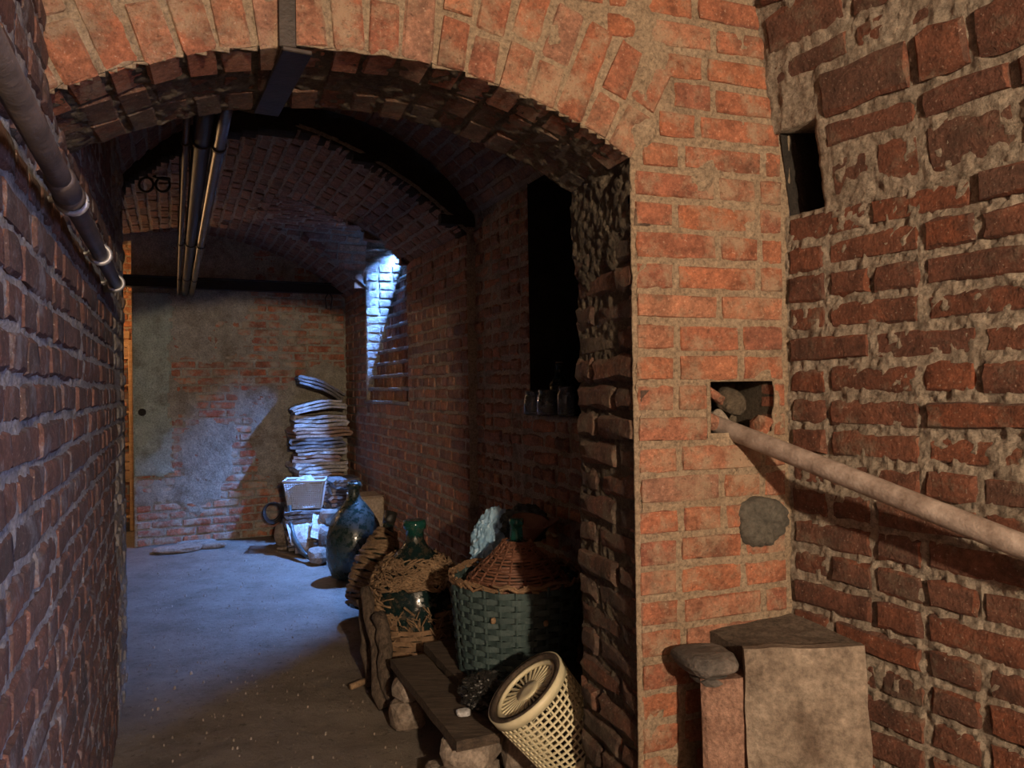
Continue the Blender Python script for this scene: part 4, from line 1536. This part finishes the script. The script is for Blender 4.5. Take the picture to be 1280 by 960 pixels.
tag(sheet('crumpled_paper', 0.24, 0.18, 3, 0.05, 'paper'), 'crumpled white paper poking out of the white basket', 'paper', None, AB(-0.56, -0.80, zb + 0.17), (0.15, -0.25, ROOM_YAW))
tag(sheet('crumpled_cloth', 0.22, 0.18, 6, 0.05, 'sack_brown'), 'brown cloth lying in the white basket', 'cloth', None, AB(-0.47, -0.74, zb + 0.17), (0.1, 0.15, ROOM_YAW))

# papers and stones in front of the stacks
rg = random.Random(12)
for k, (x, y, Y, sz, mt, lb, nm) in enumerate((
        (380, 672, 6.35, (0.17, 0.14, 0.15), 'stone', 'brown stone at the foot of the sack stack, nearest the blue-lit floor', 'rubble_stone'),
        (398, 690, 6.05, (0.22, 0.16, 0.12), 'stone', 'brown stone beside the big bare demijohn', 'rubble_stone'),
        (410, 668, 6.3, (0.20, 0.16, 0.24), 'stone', 'tall brown stone between the sacks and the big bare demijohn', 'rubble_stone'),
        (412, 640, 6.4, (0.17, 0.14, 0.14), 'stone', 'pale stone lying high on the rubble behind the big bare demijohn', 'rubble_stone'),
        (352, 668, 6.75, (0.12, 0.12, 0.20), 'stone', 'dark stone leaning at the far wall beside the sacks', 'rubble_stone'),
        (356, 681, 6.6, (0.15, 0.10, 0.03), 'stone', 'flat stone chip on the blue-lit floor by the sacks', 'rubble_stone'))):
    p = pix(x, y, Y)
    zz = 0.0 if k != 3 else 0.235
    q = pix(x, y, Y)
    rock(nm, lb, 'stone', (q[0], q[1], zz), sz, 40 + k, mt, rg.uniform(0, 3), 0.25, 'rubble stones by the sacks')
q = pix(380, 650, 6.42)
tag(sheet('paper_sheet', 0.26, 0.24, 11, 0.045, 'paper'), 'white paper sheet spread over the rubble below the white basket', 'paper', None, (q[0], q[1], 0.17), (0.75, -0.15, ROOM_YAW))
q = pix(402, 640, 6.38)
tag(sheet('paper_sheet', 0.20, 0.24, 14, 0.04, 'paper'), 'white paper sheet on the rubble next to the big bare demijohn', 'paper', None, (q[0], q[1], 0.20), (0.85, 0.3, ROOM_YAW))
# dark bent plastic sheet at the foot
mb = MB()
pth = [pix(362, 632, 6.45), pix(363, 655, 6.4), pix(368, 675, 6.3), pix(378, 690, 6.15), pix(392, 702, 6.0)]
mb.tube([np.array((p[0], p[1], max(p[2], 0.02))) for p in pth], [0.018, 0.022, 0.024, 0.022, 0.012], 8)
tag(mb.build('rubber_hose', M['dark_plastic'], None, True), 'dark curved hose lying along the left edge of the rubble', 'hose')
mb = MB()
hc_ = pix(341, 640, 6.95)
for k in range(3):
    mb.tube([hc_ + EA3 * (0.065 + 0.012 * k) * math.cos(a) + EZ * (0.075 + 0.01 * k) * math.sin(a) - EB3 * (0.03 * k + 0.02 * math.sin(2 * a)) for a in np.linspace(0, 2 * math.pi, 26)], 0.006, 6, False)
tag(mb.build('wire_coil', M['iron'], None, True), 'dark wire coil leaning on the far wall beside the sacks', 'wire')
# cardboard box
t = thing('cardboard_box', 'pale cardboard box against the side wall behind the big bare demijohn', 'box', AB(-0.15, -1.42, 0.0), ROOM_YAW)
MB().box((0, 0, 0.26), (0.24, 0.30, 0.52), None, 0.012).build('carton', M['cardboard'], t)
for s in (-1, 1):
    MB().box((0, s * 0.074, 0.5235), (0.235, 0.145, 0.005), Matrix.Rotation(s * 0.05, 3, 'X')).build('flap', M['cardboard'], t)

# flat stones along the far wall
for k, (x, y, Y, sz, rz) in enumerate(((222, 690, 6.55, (0.42, 0.20, 0.055), 0.35), (264, 686, 6.68, (0.26, 0.13, 0.06), 0.4), (245, 679, 6.85, (0.34, 0.12, 0.04), 0.42))):
    q = pix(x, y, Y)
    rock('flat_stone', ['long flat stone on the blue-lit floor, leftmost by the far wall', 'short flat stone on the blue-lit floor, right end of the row by the far wall',
                        'flat stone lying closest to the foot of the far wall'][k], 'stone', (q[0], q[1], 0.0), sz, 60 + k, 'stone', rz, 0.15, 'flat stones by the far wall')

# ------------------------------------------------------------------ demijohns
def demi_profile(R, H, n=1.0):
    base = [(0.10, 0.0), (0.52, 0.0), (0.80, 0.04), (0.96, 0.17), (1.0, 0.32), (0.97, 0.45), (0.86, 0.57), (0.66, 0.68), (0.44, 0.765), (0.28, 0.82), (0.205, 0.86), (0.19, 0.93), (0.195, 0.955)]
    out = []
    for i in range(len(base) - 1):
        for s in (0, 0.5):
            p, q = base[i], base[i + 1]
            out.append((R * (p[0] + (q[0] - p[0]) * s), H * (p[1] + (q[1] - p[1]) * s)))
    out.append((R * base[-1][0], H * base[-1][1]))
    return out


def lip(R, H):
    return [(R * 0.19, H * 0.93), (R * 0.25, H * 0.94), (R * 0.26, H * 0.975), (R * 0.23, H), (R * 0.15, H), (R * 0.14, H * 0.95)]


t = thing('glass_demijohn', 'big bare dusty green glass demijohn by the rubble', 'demijohn', AB(-0.36, -1.98, 0.0), 0)
R_, H_ = 0.205, 0.70
MB().lathe(demi_profile(R_, H_), 40).build('body', M['glass_dusty'], t, True)
MB().lathe(lip(R_, H_), 24).build('lip', M['glass_dusty'], t, True)
MB().lathe([(0.03, H_ * 0.965), (0.034, H_ * 0.99), (0.034, H_ + 0.008), (0.03, H_ + 0.012)], 16).build('stopper', M['black_plastic'], t, True)

# straw-wrapped flask, leaning
pb0 = np.array(pix(458, 757, 4.55)); pb0[2] = 0.05
pt0 = np.array(pix(489, 640, 4.72))
ax = Vector(pt0 - pb0); Lk = ax.length
t = thing('straw_flask', 'straw-wrapped flask with a dark neck leaning between two demijohns', 'flask', pb0, rot=ax.to_track_quat('Z', 'Y').to_euler())
prof = [(0.03, 0), (0.10, 0.0), (0.125, 0.05), (0.135, 0.16), (0.13, 0.26), (0.10, 0.36), (0.065, 0.44), (0.045, 0.48), (0.035, 0.52), (0.032, Lk - 0.01), (0.030, Lk)]
MB().lathe(prof, 28).build('bottle', M['glass_dark'], t, True)
mb = MB()
rg = random.Random(3)
for k in range(34):
    z = 0.02 + k * 0.0138
    r = float(np.interp(z, [p[1] for p in prof], [p[0] for p in prof])) + 0.010
    th0 = rg.uniform(0, 6)
    pts = [((r + rg.uniform(-0.003, 0.005)) * math.cos(a + th0), (r + rg.uniform(-0.003, 0.005)) * math.sin(a + th0), z + 0.012 * math.sin(a * 2 + th0) + rg.uniform(-0.003, 0.003)) for a in np.linspace(0, 6.6, 26)]
    mb.tube(pts, [rg.uniform(0.008, 0.013) for _ in pts], 6)
mb.build('straw_wrap', M['straw'], t, True)
MB().tube([(0, 0, Lk - 0.075), (0, 0, Lk - 0.05), (0, 0, Lk), (0, 0, Lk + 0.004)], [0.036, 0.040, 0.040, 0.034], 16).build('neck_cap', M['black_plastic'], t, True)

# demijohn in torn wicker
dc = np.array(pix(519, 700, 3.82)); dc[2] = 0.0
t = thing('wicker_demijohn', 'green glass demijohn in a torn straw and wicker jacket', 'demijohn', dc, 0)
R_, H_ = 0.225, 0.715
MB().lathe(demi_profile(R_, H_), 40).build('body', M['glass_dark'], t, True)
MB().lathe([(0.046, H_ * 0.84), (0.044, H_ * 0.93), (0.056, H_ * 0.94), (0.058, H_ * 0.975), (0.052, H_), (0.036, H_)], 20).build('neck', M['glass_green'], t, True)
FRONT = -math.pi / 2 + 0.12


def gap(a, z):
    d = (a - FRONT + math.pi) % (2 * math.pi) - math.pi
    return abs(d) < 0.10 + 1.25 * max(0, (z - 0.22) / 0.22) + 0.12 * math.sin(z * 60)


for k in range(18):
    z = 0.018 + k * 0.025
    r = float(np.interp(z / H_, [p[1] / H_ for p in demi_profile(R_, H_)], [p[0] for p in demi_profile(R_, H_)])) + 0.014
    mb = MB()
    mb.ring(r, z, 0.021, 0.008, 72, 0.006, 12, math.pi * k, skip=(lambda a, z=z: gap(a, z)) if z > 0.22 else None)
    mb.build('wicker_strand', M['wicker_brown'], t)
for k in range(24):
    a = 2 * math.pi * k / 24
    top_ = 0.46 if not gap(a, 0.34) else 0.25
    pr = demi_profile(R_, H_)
    pts = []
    for z in np.linspace(0.0, top_, 8):
        r = float(np.interp(z / H_, [p[1] / H_ for p in pr], [p[0] for p in pr])) + 0.012
        pts.append((r * math.cos(a), r * math.sin(a), z))
    MB().tube(pts, 0.006, 5).build('wicker_stake', M['wicker_brown'], t)
# straw collar over the shoulder, torn
mb = MB(); rg = random.Random(21)
for k in range(480):
    a0 = rg.uniform(0, 2 * math.pi); span = rg.uniform(0.35, 1.1)
    d = (a0 - FRONT + math.pi) % (2 * math.pi) - math.pi
    low = abs(d) < 1.25
    zc_ = rg.uniform(0.42, 0.53) if low else rg.uniform(0.25, 0.53)
    pr = demi_profile(R_, H_)
    pts = []
    for s in np.linspace(0, 1, 6):
        a = a0 + span * s; z = zc_ + 0.02 * math.sin(s * 5 + k) + rg.uniform(-0.004, 0.004)
        r = float(np.interp(z / H_, [p[1] / H_ for p in pr], [p[0] for p in pr])) + rg.uniform(0.008, 0.050)
        pts.append((r * math.cos(a), r * math.sin(a), z))
    mb.tube(pts, rg.uniform(0.003, 0.006), 5)
mb.build('straw_collar', M['straw'], t, True, kind='stuff')
mb = MB()
for k in range(90):
    a = FRONT + rg.uniform(-0.9, 0.9); z = rg.uniform(0.20, 0.30)
    r = R_ + rg.uniform(0.0, 0.02)
    p = np.array((r * math.cos(a), r * math.sin(a), z))
    mb.tube([p, p + np.array((rg.uniform(-0.05, 0.05), rg.uniform(-0.03, 0.01), rg.uniform(-0.05, 0.05)))], rg.uniform(0.002, 0.005), 4)
mb.build('broken_ends', M['straw'], t, False, kind='stuff')

# ------------------------------------------------------------------ bench of planks on stones
BZ = 0.245
def plank(name, label, a, b0, b1, w, mat, rz=0.0, z=BZ, th=0.035):
    mb = MB(); n = 14; V = []; Fc = []
    rg = random.Random(int(abs(a) * 1000))
    for i in range(n + 1):
        y = b0 + (b1 - b0) * i / n
        wl = w / 2 * rg.uniform(0.94, 1.0); wr = w / 2 * rg.uniform(0.94, 1.0); dz = rg.uniform(-0.003, 0.003)
        for (x, zz) in ((-wl, -th), (wr, -th), (wr, dz), (-wl, dz)):
            V.append(AB(a + x, y, z + zz))
    for i in range(n):
        for k in range(4):
            q = (k + 1) % 4
            Fc.append((i * 4 + k, i * 4 + q, (i + 1) * 4 + q, (i + 1) * 4 + k))
    Fc.append((0, 1, 2, 3)); Fc.append((n * 4 + 3, n * 4 + 2, n * 4 + 1, n * 4))
    mb.add(V, Fc)
    return tag(mb.build(name, M[mat]), label, 'plank')


plank('wooden_plank', 'worn wooden plank on stones along the edge of the floor', -0.665, -5.22, -4.40, 0.155, 'dark_wood')
plank('wooden_plank', 'dark wooden plank under the left side of the green basket', -0.465, -5.15, -4.28, 0.19, 'dark_wood')
plank('wooden_plank', 'dark wooden plank against the wall under the green basket', -0.20, -5.10, -4.28, 0.30, 'dark_wood')
k = 0
for (a, b, sx, sy, h, lb) in ((-0.70, -4.52, 0.15, 0.15, 0.12, 'lower brown stone under the far end of the edge plank'), (-0.69, -4.52, 0.13, 0.13, 0.09, 'upper brown stone under the far end of the edge plank'),
                              (-0.66, -5.10, 0.24, 0.20, 0.11, 'lower pale stone under the near end of the edge plank'), (-0.64, -5.09, 0.24, 0.20, 0.10, 'upper pale stone under the near end of the edge plank'),
                              (-0.42, -4.40, 0.16, 0.16, 0.21, 'hidden stone under the far end of the middle plank'), (-0.44, -5.05, 0.16, 0.16, 0.21, 'stone under the near end of the middle plank'),
                              (-0.20, -4.48, 0.2, 0.14, 0.21, 'hidden stone under the far end of the wall plank'), (-0.22, -5.0, 0.2, 0.16, 0.21, 'stone under the near end of the wall plank')):
    z0 = 0.0
    if 'upper' in lb:
        z0 = 0.118 if 'far' in lb else 0.108
    rock('bench_stone', lb, 'stone', AB(a, b, z0), (sx, sy, h), 80 + k, 'stone', 0.4 + k * 0.3, 0.18, 'stones carrying the planks'); k += 1
for (x, y, Y, sz, lb) in ((548, 945, 2.62, (0.12, 0.10, 0.09), 'small dark stone left of the stones under the plank end'), (618, 935, 2.52, (0.07, 0.06, 0.05), 'small tan pebble between the plank stones and the cream basket'),
                          (640, 945, 2.48, (0.10, 0.08, 0.06), 'small reddish stone by the foot of the cream basket')):
    q = pix(x, y, Y); rock('loose_stone', lb, 'stone', (q[0], q[1], 0.0), sz, 95 + k, 'stone', k, 0.2); k += 1
q = pix(579, 885, 2.62)
rock('pebble', 'pale pebble lying on the worn edge plank', 'pebble', (q[0], q[1], BZ), (0.05, 0.04, 0.022), 99, 'paper', 0.3, 0.15)

# bark logs leaning on the demijohn, stick on the floor
for (p0, p1, r, lb) in (((478, 890, 3.26), (458, 735, 3.62), 0.030, 'bark-covered log leaning at the left of the torn wicker demijohn'),
                        ((462, 838, 3.50), (450, 748, 3.72), 0.022, 'thin grey branch leaning left of the bark-covered log'),
                        ((492, 880, 3.22), (474, 770, 3.46), 0.034, 'short brown log leaning right of the bark-covered log')):
    a_ = pix(*p0); b_ = pix(*p1); a_[2] = 0.01
    rg = random.Random(int(p0[0]))
    pts = [a_ + (b_ - a_) * s + np.array((rg.uniform(-1, 1), rg.uniform(-1, 1), 0)) * 0.012 for s in np.linspace(0, 1, 9)]
    tag(MB().tube(pts, [r * rg.uniform(0.8, 1.1) for _ in pts], 10).build('log', M['bark'], None, True), lb, 'log', 'logs leaning by the demijohn')
a_ = pix(438, 846, 3.47); b_ = pix(462, 836, 3.56); a_[2] = b_[2] = 0.018
tag(MB().tube([a_, (a_ + b_) / 2, b_], [0.014, 0.016, 0.013], 8).build('stick', M['straw'], None, True), 'short pale stick lying on the dirt floor by the logs', 'stick')

# ------------------------------------------------------------------ green basket with wicker demijohn
gc = np.array((0.005, 3.12, BZ))
t = thing('woven_basket', 'dark green woven basket on the planks, filled by a wicker-covered bottle', 'basket', gc, 0.0)
GR0, GR1, GH = 0.235, 0.265, 0.365
NSTK = 26
NROW = 15
for k in range(NROW):
    z = 0.014 + k * (GH - 0.02) / NROW
    r = GR0 + (GR1 - GR0) * z / GH
    MB().ring(r, z + 0.004, 0.0225, 0.005, 104, 0.008, NSTK / 2, math.pi * k).build('weave_strand', M['wicker_green'], t)
for k in range(NSTK):
    a = 2 * math.pi * (k + 0.5) / NSTK
    MB().tube([(GR0 * math.cos(a), GR0 * math.sin(a), 0), (GR1 * math.cos(a), GR1 * math.sin(a), GH + 0.004)], 0.006, 5).build('stake', M['wicker_green'], t)
MB().lathe([(GR0 - 0.005, 0.0), (GR0 - 0.002, 0.012)], 40).build('bottom', M['wicker_green'], t)
mb = MB(); rg = random.Random(31)
for k in range(46):
    a0 = rg.uniform(0, 6.28); r = GR1 + rg.uniform(-0.008, 0.012)
    mb.tube([(r * math.cos(a0 + s), r * math.sin(a0 + s), GH + rg.uniform(-0.012, 0.016)) for s in np.linspace(0, rg.uniform(0.3, 0.9), 6)], 0.006, 5)
mb.build('frayed_rim', M['wicker_brown'], t, False, kind='stuff')
for (a, z) in ((-1.9, 0.25), (-1.15, 0.235)):
    o = obj('straw_bit', rock_mesh((0.02, 0.012, 0.025), 5), t, M['straw']); o.location = ((GR1 + 0.006) * math.cos(a), (GR1 + 0.006) * math.sin(a), z)
t = thing('covered_demijohn', 'bottle in reddish wicker with a green neck inside the green basket', 'demijohn', gc + np.array((0.005, 0, 0.016)), 0)
cp = [(0.205, 0.05), (0.215, 0.30), (0.20, 0.335), (0.16, 0.375), (0.11, 0.42), (0.07, 0.46), (0.052, 0.485)]
MB().lathe([(0.1, 0.0)] + [(r - 0.008, z) for r, z in cp] + [(0.03, 0.49)], 36).build('bottle', M['glass_dark'], t, True)
zz = 0.285; k = 0
while zz < 0.487:
    r = float(np.interp(zz, [p[1] for p in cp], [p[0] for p in cp]))
    mb = MB()
    pts = [((r + 0.0035 * math.sin(10 * a + math.pi * k)) * math.cos(a), (r + 0.0035 * math.sin(10 * a + math.pi * k)) * math.sin(a), zz + 0.004 * math.sin(a + k)) for a in np.linspace(0, 2 * math.pi, 61)]
    mb.tube(pts, 0.0055, 5, False); mb.build('wicker_ring', M['wicker_red'], t)
    zz += 0.0078 if zz > 0.33 else 0.011; k += 1
for k in range(18):
    a = 2 * math.pi * k / 18
    MB().tube([((r + 0.004) * math.cos(a), (r + 0.004) * math.sin(a), z) for r, z in cp[1:]], 0.0045, 5).build('wicker_rib', M['wicker_red'], t)
MB().lathe([(0.030, 0.47), (0.027, 0.50), (0.025, 0.545), (0.030, 0.552), (0.030, 0.572), (0.022, 0.575)], 20).build('neck', M['glass_green'], t, True)

# plastic bags and funnel behind
q = pix(614, 676, 3.52)
o = crumple('plastic_bag', (0.21, 0.18, 0.34), 5, 'blue_plastic', None, 0.34, 2.2)
tag(o, 'crumpled pale blue plastic bag behind the wicker-covered bottle', 'bag', None, (q[0] + 0.005, q[1], 0.665), (0.1, 0.25, 0.3))
q = pix(656, 655, 3.50)
o = crumple('plastic_bag', (0.26, 0.2, 0.20), 9, 'dark_plastic', None, 0.28, 1.8)
tag(o, 'dark crumpled bag in the shade beside the pale blue bag', 'bag', None, (q[0], q[1], q[2]), (0, 0, 0.4))
# crate carrying the bags
t = thing('wooden_crate', 'dark wooden crate behind the green basket carrying the bags', 'crate', AB(-0.12, -4.14, 0.0), ROOM_YAW)
for sx in (-0.12, 0.12):
    for sy in (-0.12, 0.12):
        MB().box((sx, sy, 0.26), (0.03, 0.03, 0.52)).build('post', M['dark_wood'], t)
for k in range(5):
    for s in (-1, 1):
        MB().box((0, s * 0.141, 0.06 + k * 0.105), (0.29, 0.012, 0.085)).build('slat', M['dark_wood'], t)
        MB().box((s * 0.141, 0, 0.06 + k * 0.105), (0.012, 0.27, 0.085)).build('slat', M['dark_wood'], t)
MB().box((0, 0, 0.525), (0.30, 0.30, 0.012)).build('lid', M['dark_wood'], t)
q = pix(661, 662, 3.30)
t = thing('tin_funnel', 'brown tin funnel with a side handle above the wicker-covered bottle', 'funnel', q, rot=(0.25, 0.10, 0.2))
MB().lathe([(0.008, -0.105), (0.012, -0.10), (0.020, -0.06), (0.078, 0.035), (0.082, 0.045), (0.076, 0.044), (0.018, -0.055), (0.006, -0.10)], 28).build('cone', M['funnel'], t, True)
MB().tube([(0.06, 0, 0.02), (0.09, 0, 0.035), (0.125, 0, 0.06)], [0.016, 0.014, 0.008], 8).build('handle', M['funnel'], t, True)
# black plastic on the planks
q = pix(612, 853, 2.73)
o = crumple('plastic_wrap', (0.24, 0.20, 0.13), 14, 'black_plastic', None, 0.32, 2.4)
tag(o, 'crumpled black plastic wrap lying in front of the green basket', 'plastic', None, (q[0], q[1] - 0.02, BZ + 0.052), (0, 0, 0.4))

# ------------------------------------------------------------------ cream lattice basket, tipped over
axv = Vector((-0.606, -0.14, 0.788)).normalized()
e0 = Vector(pix(655, 858, 2.40))
LB_R, LB_H = 0.142, 0.275
basep = e0 - axv * LB_H
t = thing('lattice_basket', 'tipped cream plastic basket with lattice sides beside the jamb', 'basket', basep, rot=axv.to_track_quat('Z', 'Y').to_euler())
R0, R1 = 0.124, LB_R
rad = lambda z: R0 + (R1 - R0) * z / LB_H
for z, w in ((0.018, 0.036), (LB_H - 0.016, 0.030)):
    MB().ring(rad(z), z, w, 0.007, 64).build('band', M['cream_plastic'], t, True)
NR_ = 40
for k in range(NR_):
    a = 2 * math.pi * k / NR_
    mb = MB()
    z0, z1 = 0.03, LB_H - 0.028
    M3 = Matrix.Rotation(a, 3, 'Z')
    mb.box(M3 @ Vector(((rad(z0) + rad(z1)) / 2, 0, (z0 + z1) / 2)), (0.005, 0.0055, z1 - z0), M3 @ Matrix.Rotation(math.atan2(R1 - R0, LB_H), 3, 'Y'))
    mb.build('rib', M['cream_plastic'], t)
for k in range(1, 11):
    z = 0.03 + (LB_H - 0.058) * k / 11
    MB().ring(rad(z), z, 0.006, 0.005, 64).build('hoop', M['cream_plastic'], t)
# recessed end with spokes, rim shade painted as a dark ring, dark plate behind
MB().ring(R1 - 0.012, LB_H - 0.008, 0.016, 0.020, 64).build('rim_shade', M['dark_wood'], t, True)
MB().ring(R1 - 0.030, LB_H - 0.016, 0.012, 0.016, 64).build('inner_ring', M['cream_plastic'], t, True)
for k in range(30):
    a = 2 * math.pi * k / 30
    M3 = Matrix.Rotation(a, 3, 'Z')
    MB().box(M3 @ Vector((0.077, 0, LB_H - 0.022)), (0.072, 0.0055, 0.006), M3).build('spoke', M['cream_plastic'], t)
MB().lathe([(0.036, LB_H - 0.030), (0.042, LB_H - 0.022), (0.040, LB_H - 0.016), (0.016, LB_H - 0.018)], 28).build('hub', M['cream_plastic'], t, True)
MB().lathe([(R1 - 0.03, LB_H - 0.05), (R1 - 0.03, LB_H - 0.046)], 40).build('end_plate', M['dark_wood'], t)

# ------------------------------------------------------------------ jars in the niche
def jar(label, x, Y, r, h, kind):
    q = pix(x, 520, Y); q[2] = NZ0 + 0.006
    t = thing('glass_jar' if kind == 'jar' else 'glass_bottle', label, kind, q, 0, 'glassware in the niche')
    if kind == 'jar':
        MB().lathe([(r * 0.8, 0), (r, 0.01), (r, h * 0.72), (r * 0.78, h * 0.84), (r * 0.78, h), (r * 0.70, h), (r * 0.70, h * 0.85), (r * 0.90, h * 0.70), (r * 0.9, 0.014), (r * 0.3, 0.012)], 28).build('vessel', M['glass_clear'], t, True)
        MB().ring(r * 0.80, h - 0.008, 0.014, 0.005, 28).build('rim', M['glass_clear'], t, True)
    else:
        MB().lathe([(r * 0.8, 0), (r, 0.012), (r, h * 0.58), (r * 0.75, h * 0.68), (r * 0.40, h * 0.78), (r * 0.34, h * 0.92), (r * 0.44, h * 0.93), (r * 0.44, h)], 28).build('vessel', M['glass_dark'], t, True)
        MB().tube([(0, 0, h * 0.985), (0, 0, h * 1.02)], r * 0.36, 12).build('cork', M['cardboard'], t)
    return t


jar('small clear glass jar in the niche, leftmost of the three', 666, 3.62, 0.042, 0.115, 'jar')
jar('clear glass jar in the middle of the three in the niche', 684, 3.50, 0.048, 0.120, 'jar')
jar('tall clear glass jar in the niche next to the jamb', 708, 3.36, 0.040, 0.135, 'jar')
jar('dark bottle with a cork standing behind the jars in the niche', 700, 3.62, 0.048, 0.245, 'bottle')

# ------------------------------------------------------------------ grit on the floor
rg = random.Random(77)
mb = MB(); V = []; Fc = []
for k in range(520):
    a = rg.uniform(-1.70, -0.75); b = rg.uniform(-5.6, -0.25)
    p = AB(a, b, 0.004)
    s = rg.uniform(0.002, 0.007) * (1.8 if rg.random() < 0.06 else 1)
    an = rg.uniform(0, 6.28)
    pts = [(math.cos(an + i * 1.57) * s * rg.uniform(0.6, 1.3), math.sin(an + i * 1.57) * s * rg.uniform(0.6, 1.3)) for i in range(4)]
    n = len(V)
    zf = 0.018 * float(0)
    V += [(p[0] + x, p[1] + y, p[2] - 0.012) for x, y in pts] + [(p[0] + x * 0.6, p[1] + y * 0.6, p[2] + s * 0.9) for x, y in pts]
    Fc += [(n, n + 1, n + 5, n + 4), (n + 1, n + 2, n + 6, n + 5), (n + 2, n + 3, n + 7, n + 6), (n + 3, n, n + 4, n + 7), (n + 4, n + 5, n + 6, n + 7)]
g = np.array(V); P2 = g.copy(); P2[:, 2] = 0
g[:, 2] += 0.018 * fbm(P2 * 1.6, 3, 4) + 0.006 * fbm(P2 * 12, 8, 3)
o = obj('floor_grit', mesh_np(g, np.array(Fc), 'floor_grit'), None, M['stone'], kind='stuff')
o['label'] = 'fine stone grit scattered over the dirt floor'; o['category'] = 'grit'

# ------------------------------------------------------------------ pendant fittings of the two bulbs
for (loc, top, lb) in (((1.12, -1.95, CAMZ + 0.66), 3.05, 'pendant bulb holder hanging behind the photographer'), (tuple(AB(-2.75, 0.55, 2.0)), 3.1, 'pendant bulb holder hanging in the store room')):
    t = thing('bulb_pendant', lb, 'lamp', (loc[0], loc[1], loc[2] + 0.075))
    MB().tube([(0, 0, 0), (0, 0, 0.01), (0, 0, 0.05), (0, 0, 0.06)], [0.018, 0.022, 0.018, 0.006], 12).build('socket', M['black_plastic'], t, True)
    MB().tube([(0, 0, 0.055), (0, 0, top - loc[2] - 0.076)], 0.004, 6).build('cord', M['black_plastic'], t)
